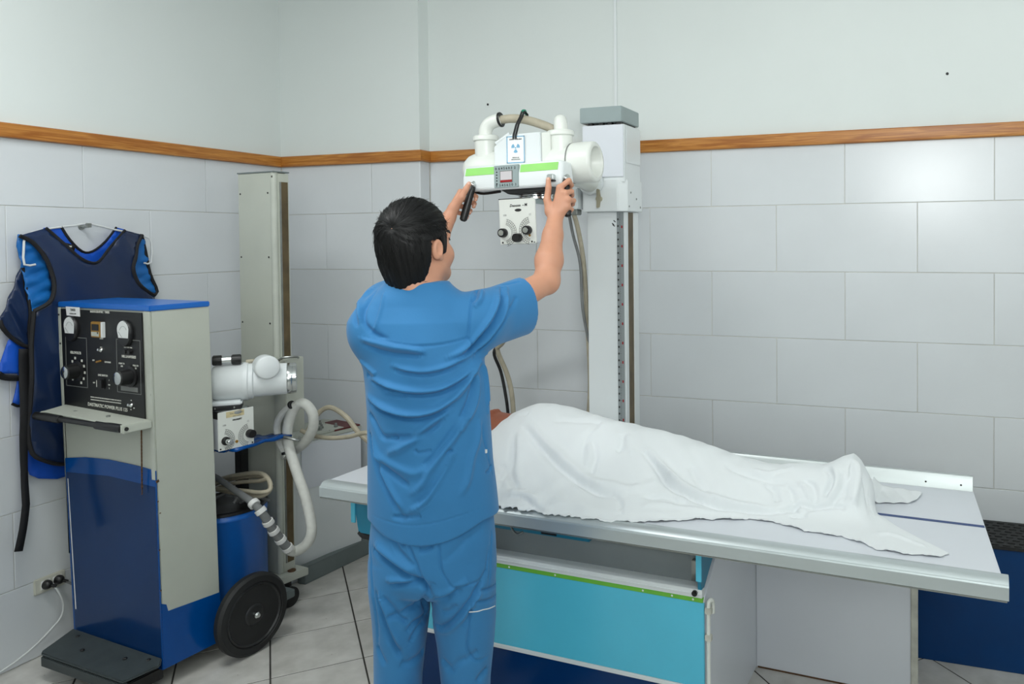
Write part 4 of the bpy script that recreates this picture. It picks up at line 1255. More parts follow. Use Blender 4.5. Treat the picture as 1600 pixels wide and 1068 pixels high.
# wrapped hose: loop on the mast and the long drop back to the drum
hose = MB().tube([(0.061, 0.51, 0.352), (0.059, 0.55, 0.327), (0.118, 0.56, 0.368), (0.134, 0.57, 0.431), (0.092, 0.58, 0.546), (0.03, 0.585, 0.663), (-0.024, 0.59, 0.782), (-0.018, 0.59, 0.867), (0.023, 0.59, 0.938), (0.067, 0.6, 0.957), (0.093, 0.62, 0.913), (0.072, 0.64, 0.842), (0.001, 0.66, 0.768), (-0.08, 0.67, 0.72), (-0.186, 0.69, 0.677)],
                 0.0215, 12, 6).build('wrapped_hose', M['hose'], mob)
MB().tube([(0.049, 0.585, 0.958), (-0.024, 0.58, 0.925), (-0.077, 0.58, 0.858), (-0.067, 0.58, 0.78), (-0.027, 0.585, 0.721)], 0.015, 10, 6).build('wrapped_hose', M['hose'], mob)
for p, d in (((0.02, 0.575, 0.952), (1, 0, 0.3)), ((-0.03, 0.583, 0.735), (0.3, 0, -1))):
    MB().lathe([(0.0165, -0.006), (0.0180, -0.004), (0.0180, 0.004), (0.0165, 0.006)], p, d, 16).build('hose_tie', M['black'], hose)
BUN = [Vector(p) for p in [(0.105, 0.55, 0.331), (0.08, 0.5, 0.356), (0.07, 0.44, 0.447), (0.042, 0.381, 0.569), (-0.101, 0.39, 0.616), (-0.226, 0.4, 0.65), (-0.286, 0.4, 0.662)]]
MB().tube(BUN[1:], [0.020, 0.019, 0.016, 0.013, 0.012, 0.012], 12, 6).build('cable_bundle', M['cable_grey'], mob)
BP = smooth_path(BUN[1:], 12)
for k in (2, 8, 13, 17, 22, 26):
    d = (BP[k + 1] - BP[k]).normalized()
    MB().lathe([(0.0215, -0.010), (0.0225, -0.009), (0.0225, 0.009), (0.0215, 0.010)], BP[k], d + Vector((0, 0, .12 * ((k % 3) - 1))), 16).build('tape_band', M['tape'], mob)
MB().tube([(-0.374, 0.47, 0.583), (-0.316, 0.48, 0.613), (-0.19, 0.48, 0.648), (-0.07, 0.48, 0.669), (-0.003, 0.47, 0.655), (0.032, 0.45, 0.621), (-0.005, 0.43, 0.593), (-0.093, 0.42, 0.592), (-0.275, 0.42, 0.593)], 0.0095, 10, 6).build('beige_cable', M['cable'], mob)
MB().tube([(-0.417, 0.5, 0.555), (-0.357, 0.51, 0.586), (-0.231, 0.51, 0.621), (-0.108, 0.511, 0.642), (-0.04, 0.5, 0.642), (-0.005, 0.48, 0.608), (-0.043, 0.46, 0.586), (-0.133, 0.45, 0.585), (-0.317, 0.45, 0.579)], 0.0085, 10, 6).build('beige_cable', M['cable'], mob)
MB().tube([(-0.361, 0.46, 0.554), (-0.303, 0.47, 0.584), (-0.178, 0.47, 0.619), (-0.057, 0.47, 0.64), (0.01, 0.46, 0.659), (0.045, 0.44, 0.626), (0.008, 0.42, 0.614), (-0.08, 0.41, 0.613), (-0.261, 0.41, 0.598)], 0.0085, 10, 6).build('beige_cable', M['cable'], mob)
rg = random.Random(3)
for k in range(9):
    x0, y0 = -0.16 + rg.uniform(-.06, .07), 0.45 + rg.uniform(-.06, .06)
    MB().tube([(x0, y0, 0.553), (x0 + rg.uniform(-.05, .05), y0 + rg.uniform(-.03, .03), 0.565 + rg.uniform(0, .03)), (x0 + rg.uniform(-.08, .08), y0 + rg.uniform(-.05, .05), 0.556)], 0.006, 8, 4).build('loose_cable', M['cable_grey'], mob)
MB().tube([(-0.031, 0.7, 0.799), (-0.06, 0.78, 0.858), (0.0, 0.8, 0.895), (0.099, 0.8, 0.862), (0.175, 0.8, 0.797), (0.289, 0.8, 0.722), (0.345, 0.80, 0.60), (0.365, 0.80, 0.3), (0.365, 0.80, 0.012)], 0.0115, 10, 6).build('long_cable', M['cable'], mob)
MB().tube([(-0.048, 0.68, 0.811), (0.008, 0.7, 0.788), (0.106, 0.7, 0.787), (0.221, 0.7, 0.804), (0.334, 0.7, 0.832), (0.372, 0.73, 0.78), (0.385, 0.74, 0.6), (0.385, 0.74, 0.3), (0.385, 0.74, 0.012)], 0.0095, 10, 6).build('long_cable', M['cable'], mob)

# ---------------------------------------------------------------- wall socket with two plugs
sock = thing('wall_socket', 'ivory double wall socket low on the left wall beside the blue machine', 'socket', (0.0, -1.352, 0.284))
MB().box((0.006, 0, 0), (0.009, 0.122, 0.064)).build('face_plate', M['outlet'], sock, 0.004)
for y in (-0.018, 0.028):
    MB().box((0.0115, y, 0.0), (0.003, 0.036, 0.034)).build('socket_insert', M['paper'], sock, 0.001)


def plug(y, z, lab, cab):
    p = thing('power_plug', lab, 'plug', (0.0135, y, z))
    MB().lathe([(0.0, 0.0), (0.0185, 0.0), (0.019, 0.006), (0.016, 0.016), (0.009, 0.024), (0.0, 0.026)], (0, 0, 0), (1, 0.05, 0), 22).build('plug_body', M['black'], p, angle=50)
    MB().lathe([(0.007, 0.0), (0.0065, 0.022), (0.0, 0.023)], (0.018, 0.004, -0.002), (0.5, 0.7, -0.45), 12).build('strain_relief', M['black'], p)
    cab(p)
    return p


plug(-1.370, 0.284, 'black plug with a thin white cable in the near half of the wall socket', lambda p: MB().tube(
    [(0.028, 0.014, -0.010), (0.034, 0.03, -0.05), (0.03, 0.045, -0.10), (0.02, 0.04, -0.15), (0.008, 0.0, -0.192), (0.006, -0.06, -0.228), (0.006, -0.14, -0.255), (0.006, -0.24, -0.270), (0.006, -0.5, -0.277)],
    0.0036, 8, 6).build('power_cord', M['wire_white'], p))
plug(-1.324, 0.285, 'black plug with a short grey lead, nearest the blue machine', lambda p: MB().tube(
    [(0.028, 0.014, -0.010), (0.036, 0.035, -0.03), (0.03, 0.06, -0.06), (0.03, 0.09, -0.15), (0.03, 0.16, -0.278)], 0.005, 8, 6).build('power_cord', M['cable_grey'], p))

# ---------------------------------------------------------------- nails and marks on the plaster
for x, y, z, lb in ((1.258, -0.0015, 2.352, 'tiny dark nail in the plaster above the tube head'),
                     (3.456, -0.0015, 2.343, 'tiny dark nail in the plaster above the rail, far from the column')):
    tag(MB().ball((x, y, z), (0.006, 0.003, 0.006), 8).build('nail', M['black']), lb, 'nail')
# ---------------------------------------------------------------- distance-field modelling for bodies and clothes


class Field:
    """regular grid of distances; shapes are blended in one by one, surface() nets the zero level"""

    def __init__(self, lo, hi, h):
        self.lo, self.h = np.array(lo, float), h
        self.n = np.ceil((np.array(hi) - self.lo) / h).astype(int) + 1
        self.d = np.full(self.n, 0.2, np.float32)

    def block(self, lo, hi):
        a = np.clip(np.floor((np.array(lo) - self.lo) / self.h).astype(int), 0, self.n)
        b = np.clip(np.ceil((np.array(hi) - self.lo) / self.h).astype(int) + 1, 0, self.n)
        ax = [self.lo[i] + self.h * np.arange(a[i], b[i]) for i in range(3)]
        X, Y, Z = np.meshgrid(*ax, indexing='ij')
        return tuple(slice(a[i], b[i]) for i in range(3)), X, Y, Z

    def blend(self, sl, q, k, sub=False):
        d = self.d[sl]
        q = q.astype(np.float32)
        if sub:
            q = -q
            if k > 0:
                hh = np.clip(0.5 - 0.5 * (d - q) / k, 0, 1)
                self.d[sl] = d * (1 - hh) + q * hh + k * hh * (1 - hh)
            else:
                self.d[sl] = np.maximum(d, q)
            return
        if k > 0:
            hh = np.clip(0.5 + 0.5 * (d - q) / k, 0, 1)
            self.d[sl] = d * (1 - hh) + q * hh - k * hh * (1 - hh)
        else:
            self.d[sl] = np.minimum(d, q)

    def cone(self, p0, p1, r0, r1, k=0.02, sub=False, flat=None, fdir=None):
        """round cone; flat < 1 squeezes it along fdir"""
        p0, p1 = np.array(p0, float), np.array(p1, float)
        m = max(r0, r1) + k + 2 * self.h + 0.01
        sl, X, Y, Z = self.block(np.minimum(p0, p1) - m, np.maximum(p0, p1) + m)
        ba = p1 - p0
        px, py, pz = X - p0[0], Y - p0[1], Z - p0[2]
        t = np.clip((px * ba[0] + py * ba[1] + pz * ba[2]) / max(ba @ ba, 1e-9), 0, 1)
        dx, dy, dz = px - ba[0] * t, py - ba[1] * t, pz - ba[2] * t
        if flat:
            f = np.array(fdir, float)
            f /= np.linalg.norm(f)
            s = dx * f[0] + dy * f[1] + dz * f[2]
            e = s * (1 / flat - 1)
            dx, dy, dz = dx + e * f[0], dy + e * f[1], dz + e * f[2]
        self.blend(sl, np.sqrt(dx * dx + dy * dy + dz * dz) - (r0 + (r1 - r0) * t), k, sub)

    def chain(self, pts, rs, k=0.01, **kw):
        for a, b, r0, r1 in zip(pts[:-1], pts[1:], rs[:-1], rs[1:]):
            self.cone(a, b, r0, r1, k, **kw)

    def ell(self, c, r, k=0.02, rot=None, sub=False):
        c, r = np.array(c, float), np.array(r, float)
        m = r.max() + k + 2 * self.h + 0.01
        sl, X, Y, Z = self.block(c - m, c + m)
        P = np.stack([X - c[0], Y - c[1], Z - c[2]], -1)
        if rot is not None:
            P = P @ np.array(rot)
        k0 = np.sqrt(((P / r) ** 2).sum(-1))
        k1 = np.sqrt(((P / (r * r)) ** 2).sum(-1)) + 1e-9
        self.blend(sl, k0 * (k0 - 1) / k1, k, sub)

    def stack(self, secs, frame, k=0.02, pad=0.06):
        """elliptic sections (z, u, f, a, b) in a local frame: C + R*u + F*f"""
        C, Rv, Fv = frame
        s = np.array(secs, float)
        s = s[np.argsort(s[:, 0])]
        big = s[:, 3].max() + abs(s[:, 1]).max() + pad
        sl, X, Y, Z = self.block((C[0] - big, C[1] - big, s[0, 0] - pad), (C[0] + big, C[1] + big, s[-1, 0] + pad))
        U = (X - C[0]) * Rv[0] + (Y - C[1]) * Rv[1]
        Fd = (X - C[0]) * Fv[0] + (Y - C[1]) * Fv[1]
        zc = np.clip(Z, s[0, 0], s[-1, 0])
        g = [np.interp(zc, s[:, 0], s[:, i]) for i in range(1, 5)]
        x, y = (U - g[0]) / g[2], (Fd - g[1]) / g[3]
        k0 = np.sqrt(x * x + y * y)
        q = (k0 - 1) * np.minimum(g[2], g[3])
        q = np.maximum(q, np.where((Z > s[0, 0]) & (Z < s[-1, 0]), -np.minimum(Z - s[0, 0], s[-1, 0] - Z), np.abs(Z - zc)))
        self.blend(sl, q, k)

    def cut(self, fn, lo, hi):
        """keep only where fn(X, Y, Z) <= 0 inside the box"""
        sl, X, Y, Z = self.block(lo, hi)
        self.d[sl] = np.maximum(self.d[sl], fn(X, Y, Z).astype(np.float32))

    def surface(self, name):
        d = self.d
        s = d < 0
        nx, ny, nz = d.shape
        cnt = np.zeros((nx - 1, ny - 1, nz - 1), np.int8)
        for i in (0, 1):
            for j in (0, 1):
                for k in (0, 1):
                    cnt += s[i:nx - 1 + i, j:ny - 1 + j, k:nz - 1 + k]
        ci = np.argwhere((cnt > 0) & (cnt < 8))
        del cnt
        acc = np.zeros((len(ci), 3))
        num = np.zeros(len(ci))
        corner = [(i, j, k) for i in (0, 1) for j in (0, 1) for k in (0, 1)]
        val = {c: d[ci[:, 0] + c[0], ci[:, 1] + c[1], ci[:, 2] + c[2]] for c in corner}
        for a in corner:
            for axis in range(3):
                if a[axis] == 0:
                    b = tuple(1 if q == axis else a[q] for q in range(3))
                    va, vb = val[a], val[b]
                    x = (va < 0) != (vb < 0)
                    t = np.where(x, va / np.where(x, va - vb, 1), 0)
                    p = np.tile(np.array(a, float), (len(ci), 1))
                    p[:, axis] += t
                    acc += p * x[:, None]
                    num += x
        V = self.lo + self.h * (ci + acc / num[:, None])
        idx = {}
        flat = (ci[:, 0].astype(np.int64) * ny + ci[:, 1]) * nz + ci[:, 2]
        order = np.argsort(flat)
        fs = flat[order]

        def find(c):
            f = (c[:, 0].astype(np.int64) * ny + c[:, 1]) * nz + c[:, 2]
            return order[np.searchsorted(fs, f)]
        F = []
        for axis in range(3):
            sl0 = [slice(1, -1)] * 3
            sl1 = [slice(1, -1)] * 3
            sl0[axis] = slice(0, -1)
            sl1[axis] = slice(1, None)
            a, b = s[tuple(sl0)], s[tuple(sl1)]
            e = np.argwhere(a != b)
            if not len(e):
                continue
            inside = a[e[:, 0], e[:, 1], e[:, 2]]
            off = np.ones(3, int)
            off[axis] = 0
            e = e + off
            u, v = (axis + 1) % 3, (axis + 2) % 3
            q = []
            for du, dv in ((1, 1), (0, 1), (0, 0), (1, 0)):
                c = e.copy()
                c[:, u] -= du
                c[:, v] -= dv
                q.append(find(c))
            q = np.stack(q, 1)
            q[~inside] = q[~inside][:, ::-1]
            F.append(q)
        return V, np.concatenate(F)


def np_mesh(name, V, F):
    me = bpy.data.meshes.new(name)
    me.vertices.add(len(V))
    me.vertices.foreach_set('co', np.asarray(V, np.float32).ravel())
    n = F.shape[1]
    me.loops.add(F.size)
    me.loops.foreach_set('vertex_index', F.astype(np.int32).ravel())
    me.polygons.add(len(F))
    me.polygons.foreach_set('loop_start', np.arange(0, F.size, n, dtype=np.int32))
    me.polygons.foreach_set('loop_total', np.full(len(F), n, np.int32))
    me.update(calc_edges=True)
    me.validate()
    return me


def relax(V, F, it, lam=0.5):
    """Laplacian smoothing"""
    E = np.concatenate([F[:, [i, (i + 1) % F.shape[1]]] for i in range(F.shape[1])])
    n = len(V)
    deg = np.bincount(E[:, 0], minlength=n) + np.bincount(E[:, 1], minlength=n)
    for _ in range(it):
        S = np.stack([np.bincount(E[:, 0], V[E[:, 1], c], n) + np.bincount(E[:, 1], V[E[:, 0], c], n) for c in range(3)], 1)
        V = V + lam * (S / deg[:, None] - V)
    return V


def normals(V, F):
    a, b, c, d = (V[F[:, i]] for i in range(4))
    fn = np.cross(c - a, d - b)
    N = np.stack([sum(np.bincount(F[:, i], fn[:, k], len(V)) for i in range(4)) for k in range(3)], 1)
    return N / (np.linalg.norm(N, axis=1, keepdims=True) + 1e-12)


def dense(pts, step=0.006):
    P = [np.array(p, float) for p in smooth_path(pts, 6)]
    out = [P[0]]
    for p in P[1:]:
        if np.linalg.norm(p - out[-1]) > step:
            out.append(p)
    out.append(P[-1])
    return np.array(out)


def fold(V, N, pts, amp, w, kind='ridge', w2=None, disp=None):
    """adds a cloth fold along a curve lying on the surface to the displacement array"""
    P = dense(pts)
    lo, hi = P.min(0) - 4 * w, P.max(0) + 4 * w
    m = np.where(np.all((V > lo) & (V < hi), axis=1))[0]
    if not len(m):
        return
    Q = V[m]
    D = ((Q[:, None, :] - P[None]) ** 2).sum(-1)
    j = D.argmin(1)
    T = np.gradient(P, axis=0)
    T /= np.linalg.norm(T, axis=1, keepdims=True) + 1e-9
    side = np.cross(N[m], T[j])
    df = Q - P[j]
    s = (df * side).sum(1)
    along = np.abs((df * T[j]).sum(1))
    dist = np.sqrt(D.min(1))
    L = len(P) - 1
    u = j / max(L, 1)
    fade = np.clip(np.minimum(u, 1 - u) * 5 + 0.15, 0, 1)
    fade = np.where((j == 0) | (j == L), fade * np.exp(-(along / (0.6 * w)) ** 2), fade)
    w2 = w2 or w * 0.35
    if kind == 'ridge':
        f = np.exp(-(s / w) ** 2)
    elif kind == 'groove':
        f = -np.exp(-(s / w) ** 2)
    else:                      # one-sided: gentle on the left of the curve, abrupt on its right
        f = np.where(s > 0, np.exp(-(s / w) ** 2), np.exp(-(s / w2) ** 2)) - 0.55 * np.exp(-((s + 2.0 * w2) / (1.1 * w2)) ** 2)
    f = np.where(dist < 3.5 * w, f, 0)
    disp[m] += amp * f * fade
# ---------------------------------------------------------------- the radiographer
skin = mat('skin', sr(206, 150, 122), 0.5, var=0.05, vscale=14, bump=0.12, bscale=90)
skin.node_tree.nodes['Principled BSDF'].inputs['Subsurface Weight'].default_value = 0.12
skin.node_tree.nodes['Principled BSDF'].inputs['Subsurface Radius'].default_value = (0.012, 0.005, 0.003)
scrub = mat('scrub_cloth', sr(46, 122, 178), 0.75, var=0.035, vscale=5, bump=0.10, bscale=220, sheen=0.15)
hair_m = mat('black_hair', sr(8, 8, 9), 0.5, spec=0.3, var=0.3, vscale=60)
brow_m = mat('eyebrow', sr(28, 22, 20), 0.6, var=0.2)

PC = np.array([1.959, -1.565])
PT = R(22)
PF = np.array([-math.sin(PT), math.cos(PT)])
PR_ = np.array([math.cos(PT), math.sin(PT)])
FRAME = (PC, PR_, PF)


def pw(u, f, z):
    return np.array([PC[0] + PR_[0] * u + PF[0] * f, PC[1] + PR_[1] * u + PF[1] * f, z])


RH = {'wrist': [2.15, -1.06, 1.74], 'index': [[2.164, -1.052, 1.84], [2.193, -1.04, 1.865], [2.187, -1.005, 1.851], [2.168, -0.992, 1.837]], 'middle': [[2.184, -1.052, 1.82], [2.194, -1.022, 1.828], [2.184, -0.995, 1.816], [2.162, -0.985, 1.81]], 'ring': [[2.195, -1.05, 1.797], [2.2, -1.018, 1.796], [2.185, -0.993, 1.784], [2.164, -0.985, 1.78]], 'pinky': [[2.191, -1.048, 1.773], [2.194, -1.022, 1.765], [2.179, -1.002, 1.757], [2.164, -0.995, 1.757]], 'thumb': [[2.129, -1.058, 1.758], [2.119, -1.062, 1.798], [2.123, -1.058, 1.841], [2.119, -1.05, 1.871]]}
LH = {'wrist': [1.721, -1.07, 1.735], 'index': [[1.74, -1.012, 1.838], [1.763, -0.98, 1.837], [1.791, -0.99, 1.821], [1.799, -1.008, 1.808]], 'middle': [[1.728, -1.012, 1.815], [1.752, -0.98, 1.808], [1.783, -0.99, 1.795], [1.791, -1.008, 1.783]], 'ring': [[1.72, -1.016, 1.791], [1.741, -0.985, 1.782], [1.769, -0.995, 1.769], [1.774, -1.012, 1.759]], 'pinky': [[1.715, -1.022, 1.767], [1.73, -0.99, 1.758], [1.758, -1.0, 1.748], [1.765, -1.016, 1.74]], 'thumb': [[1.739, -1.058, 1.779], [1.773, -1.06, 1.816], [1.789, -1.056, 1.844], [1.798, -1.048, 1.865]]}
SHR, ELR = np.array([2.109, -1.483, 1.425]), np.array([2.181, -1.2, 1.52])
SHL, ELL = np.array([1.800, -1.535, 1.450]), np.array([1.725, -1.262, 1.525])


def hand(f, H, dors):
    w = np.array(H['wrist'])
    for nm, r in (('index', 0.0125), ('middle', 0.0130), ('ring', 0.0125), ('pinky', 0.0115)):
        k = np.array(H[nm][0])
        f.cone(w + (k - w) * 0.10, k, 0.0185, r, 0.012)
    for nm, rr in (('index', (0.0108, 0.0096, 0.0086, 0.0076)), ('middle', (0.0110, 0.0098, 0.0088, 0.0077)),
                   ('ring', (0.0106, 0.0094, 0.0084, 0.0074)), ('pinky', (0.0096, 0.0084, 0.0074, 0.0066))):
        f.chain(H[nm], rr, 0.003)
        f.ell(np.array(H[nm][0]) + np.array(dors) * 0.004, (0.0105,) * 3, 0.006)
    t = [np.array(p) for p in H['thumb']]
    f.cone(w + (t[0] - w) * 0.3, t[0], 0.017, 0.0175, 0.014)
    f.cone(t[0], t[1], 0.0175, 0.0135, 0.012)
    f.chain(t[1:], (0.0125, 0.0108, 0.0088), 0.004)


# --- body: one continuous surface
bf = Field((1.55, -1.95, -0.01), (2.36, -0.93, 1.90), 0.0035)
bf.stack([(0.80, 0.02, 0.0, 0.155, 0.105), (0.95, 0.015, 0.0, 0.150, 0.10), (1.10, 0.01, 0, 0.142, 0.098), (1.25, 0.0, 0, 0.150, 0.10), (1.38, -0.005, 0, 0.155, 0.10), (1.46, -0.01, 0, 0.10, 0.07)], FRAME, 0.03)
bf.cone(pw(-0.075, 0, 0.82), pw(-0.078, 0.01, 0.47), 0.070, 0.052, 0.04)
bf.cone(pw(-0.078, 0.01, 0.47), pw(-0.085, -0.01, 0.09), 0.055, 0.036, 0.02)
bf.cone(pw(0.10, 0, 0.82), pw(0.11, 0.01, 0.47), 0.070, 0.052, 0.04)
bf.cone(pw(0.11, 0.01, 0.47), pw(0.112, -0.01, 0.09), 0.055, 0.036, 0.02)
for u in (-0.085, 0.112):
    bf.cone(pw(u, -0.03, 0.06), pw(u, 0.12, 0.045), 0.036, 0.026, 0.02)
bf.cone(pw(-0.02, 0.02, 1.46), SHR + [0, 0, .0], 0.062, 0.056, 0.05)
bf.cone(pw(-0.02, 0.02, 1.46), SHL, 0.062, 0.056, 0.05)
for sh, el, H in ((SHR, ELR, RH), (SHL, ELL, LH)):
    wr = np.array(H['wrist'])
    d1 = (el - sh) / np.linalg.norm(el - sh)
    bf.cone(sh, sh + (el - sh) * 0.45, 0.052, 0.047, 0.03)
    bf.cone(sh + (el - sh) * 0.45, el, 0.046, 0.039, 0.02)
    bf.ell(el + d1 * 0.012, (0.037,) * 3, 0.02)
    m = el + (wr - el) * 0.32
    bf.cone(el, m, 0.038, 0.045, 0.02)
    bf.cone(m, el + (wr - el) * 0.7, 0.045, 0.034, 0.02)
    bf.cone(el + (wr - el) * 0.7, wr, 0.034, 0.0265, 0.015)
hand(bf, RH, (0.1, -0.9, 0.2))
hand(bf, LH, (-0.8, 0.5, 0.1))

# head: faces the wall, tilted up a little.  local axes: x right, y forward, z up
HA = R(-9)
HT = R(9)
hx = np.array([math.cos(HA), math.sin(HA), 0])
hy = np.array([-math.sin(HA) * math.cos(HT), math.cos(HA) * math.cos(HT), math.sin(HT)])
hz = np.cross(hx, hy)
HROT = np.stack([hx, hy, hz], 1)
HO = np.array([1.936, -1.557, 1.655])


def hd(x, y, z):
    return HO + HROT @ np.array([x, y, z], float)


bf.ell(hd(0, -0.012, 0.012), (0.080, 0.100, 0.100), 0.01, HROT)                    # skull
bf.ell(hd(0, 0.025, -0.045), (0.070, 0.078, 0.085), 0.025, HROT)                   # face
bf.cone(hd(-0.048, 0.01, -0.085), hd(-0.012, 0.078, -0.112), 0.026, 0.020, 0.03)    # jaw
bf.cone(hd(0.048, 0.01, -0.085), hd(0.012, 0.078, -0.112), 0.026, 0.020, 0.03)
bf.ell(hd(0, 0.088, -0.108), (0.022, 0.018, 0.020), 0.02, HROT)                    # chin
for s in (-1, 1):
    bf.ell(hd(0.040 * s, 0.062, -0.050), (0.030, 0.032, 0.032), 0.02, HROT)         # cheek
    bf.ell(hd(0.033 * s, 0.102, -0.012), (0.018, 0.016, 0.012), 0.012, HROT, True)  # eye socket
    bf.ell(hd(0.032 * s, 0.083, -0.013), (0.0135, 0.0135, 0.0125), 0.003, HROT)     # eyeball
    bf.cone(hd(0.012 * s, 0.096, 0.006), hd(0.050 * s, 0.080, 0.008), 0.010, 0.008, 0.012)  # brow
bf.cone(hd(0, 0.098, 0.0), hd(0, 0.112, -0.042), 0.010, 0.014, 0.012)               # nose
for s in (-1, 1):
    bf.ell(hd(0.012 * s, 0.102, -0.046), (0.009, 0.010, 0.008), 0.006, HROT)
bf.ell(hd(0, 0.095, -0.073), (0.024, 0.012, 0.007), 0.008, HROT)                    # lips
bf.ell(hd(0, 0.093, -0.084), (0.020, 0.012, 0.007), 0.006, HROT)
bf.cone(hd(-0.02, 0.106, -0.0785), hd(0.02, 0.106, -0.0785), 0.0025, 0.0025, 0.003, True)
bf.chain([hd(0, -0.028, -0.03), hd(0, -0.030, -0.10), pw(-0.016, 0.0, 1.47)], (0.066, 0.064, 0.080), 0.03)  # neck
for s in (-1, 1):                                                                  # ears
    er = HROT @ np.array(Matrix.Rotation(R(-22 * s), 3, 'Z') @ Matrix.Rotation(R(-8), 3, 'X'))
    bf.ell(hd(0.090 * s, -0.014, -0.020), (0.0090, 0.0185, 0.031), 0.004, er)
    bf.ell(hd(0.099 * s, -0.010, -0.016), (0.0065, 0.0115, 0.021), 0.002, er, True)
    bf.ell(hd(0.087 * s, -0.001, -0.046), (0.007, 0.010, 0.010), 0.005, er)
    bf.ell(hd(0.087 * s, 0.004, -0.022), (0.005, 0.005, 0.007), 0.003, er)
V, F = bf.surface('body')
del bf
V = relax(V, F, 2)
person = thing('radiographer', 'person in blue scrubs seen from behind, both hands on the tube head handles', 'person', (PC[0], PC[1], 0))
PO = np.array([PC[0], PC[1], 0])
body = link_mesh('body', np_mesh('body', V - PO, F), skin, person, True, 180)


def on_person(name, V, F, m, **kw):
    return link_mesh(name, np_mesh(name, V - PO, F), m, kw.get('parent', person), True, 180)


# finger nails and eyes
def nail(H, nm, dirn):
    a, b = np.array(H[nm][-2]), np.array(H[nm][-1])
    d = (b - a) / np.linalg.norm(b - a)
    n = np.array(dirn, float)
    n = n - d * (n @ d)
    n /= np.linalg.norm(n)
    p = b + n * 0.0068 - d * 0.001
    q = Matrix((Vector(np.cross(d, n)), Vector(d), Vector(n))).transposed()
    MB().ball((0, 0, 0), (0.0055, 0.0065, 0.0022), 12).build('nail', mat_nail, person).matrix_local = Matrix.Translation(Vector(p - PO)) @ q.to_4x4()


mat_nail = mat('finger_nail', sr(224, 178, 158), 0.3, var=0.03)
nail(RH, 'thumb', (0.2, -1, 0.1))
nail(LH, 'thumb', (0.5, -1, 0.3))
for nm in ('index', 'middle', 'ring', 'pinky'):
    nail(LH, nm, (0.6, -0.6, 0))
    nail(RH, nm, (-0.2, 1, 0))
for s in (-1, 1):
    e = MB().ball(Vector(hd(0.032 * s, 0.0845, -0.013) - PO), 0.0128, 18).build('eye', M['paper'], person)
    MB().ball(Vector(hd(0.032 * s, 0.0918, -0.013) - PO), (0.0062, 0.006, 0.0062), 14).build('iris', brow_m, e)
    MB().tube([Vector(hd(0.014 * s, 0.1055, 0.012) - PO), Vector(hd(0.032 * s, 0.101, 0.018) - PO), Vector(hd(0.054 * s, 0.083, 0.013) - PO)], 0.0042, 8, 4, 0.6).build('eyebrow', brow_m, person)
    MB().tube([Vector(hd(0.018 * s, 0.098, -0.006) - PO), Vector(hd(0.032 * s, 0.0995, -0.003) - PO), Vector(hd(0.048 * s, 0.088, -0.008) - PO)], 0.0018, 6, 4).build('eyelashes', brow_m, person)

# --- hair: a cap with strands growing out of the whorl
hf = Field(HO - [0.13, 0.15, 0.17], HO + [0.13, 0.14, 0.15], 0.0032)
hf.ell(hd(0, -0.014, 0.016), (0.0955, 0.117, 0.117), 0.0, HROT)
hf.ell(hd(0, -0.030, -0.045), (0.085, 0.092, 0.105), 0.03, HROT)
hf.cone(hd(0, -0.05, -0.07), hd(0, -0.056, -0.115), 0.062, 0.048, 0.03)


def hairline(X, Y, Z):
    P = np.stack([X - HO[0], Y - HO[1], Z - HO[2]], -1) @ HROT
    x, y, z = P[..., 0], P[..., 1], P[..., 2]
    ax_ = np.abs(x)
    # lower edge: nape at the back, over the ear, sideburn, temple and forehead in front
    low = np.interp(y, [-0.14, -0.075, -0.052, -0.042, -0.036, 0.004, 0.010, 0.034, 0.044, 0.07, 0.09, 0.11],
                    [-0.128, -0.124, -0.100, -0.055, 0.012, 0.014, -0.030, -0.042, 0.015, 0.045, 0.060, 0.072])
    low = np.where((y > 0.04), np.maximum(low, 0.045 + 0.02 * (1 - ax_ / 0.08)), low)
    rag = 0.004 * np.sin(ax_ * 210 + y * 90) + 0.003 * np.sin(y * 330 + x * 60)
    return (low + rag - z) * 0.7


hf.cut(hairline, HO - 0.2, HO + 0.2)
HV, HF = hf.surface('hair')
HV = relax(HV, HF, 2)
HN = normals(HV, HF)
WH = hd(0.022, -0.108, 0.056)        # the whorl
rgn = np.random.RandomState(4)


def flow(p, n):
    """combing direction on the scalp"""
    d = p - WH
    d = d - n * (d @ n)
    r = np.linalg.norm(d) + 1e-6
    d /= r
    sw = np.cross(n, d)
    loc = HROT.T @ (p - HO)
    v = d + 0.45 * sw * math.exp(-r / 0.05)
    v += np.array([0, 0, -1]) * float(np.interp(loc[2], [-0.02, 0.05, 0.09], [2.6, 1.1, 0.0])) + hy * float(np.interp(loc[1], [-0.06, 0.02], [0.0, 0.7]))
    v -= n * (v @ n)
    return v / (np.linalg.norm(v) + 1e-9)


# carve shallow locks into the cap
loc = (HV - HO) @ HROT
dW = HV - WH
rad = np.linalg.norm(dW, axis=1)
ang = np.arctan2(dW @ hx, dW @ hz + 0.4 * (dW @ hy)) + rad * 6
azm = np.arctan2(loc[:, 0], -loc[:, 1])
wlow = np.clip((0.045 - loc[:, 2]) / 0.05, 0, 1)
wlow = wlow * wlow * (3 - 2 * wlow)
lock = lambda n, ph: np.sin(ang * n + ph) * (1 - wlow) + np.sin(azm * n * 1.1 + ph + loc[:, 2] * 14) * wlow
disp = (0.0010 * lock(11, 0.5) + 0.0009 * lock(23, 1.3) * (0.6 + 0.4 * np.sin(loc[:, 2] * 120)) + 0.0007 * lock(41, 2.0)) * np.clip(rad / 0.05, 0, 1) - 0.012 * np.exp(-(rad / 0.013) ** 2)
hair = on_person('hair', HV + HN * disp[:, None], HF, hair_m)
nst = 6500
pick = rgn.choice(len(HV), nst, replace=False)
sv, sf = [], []
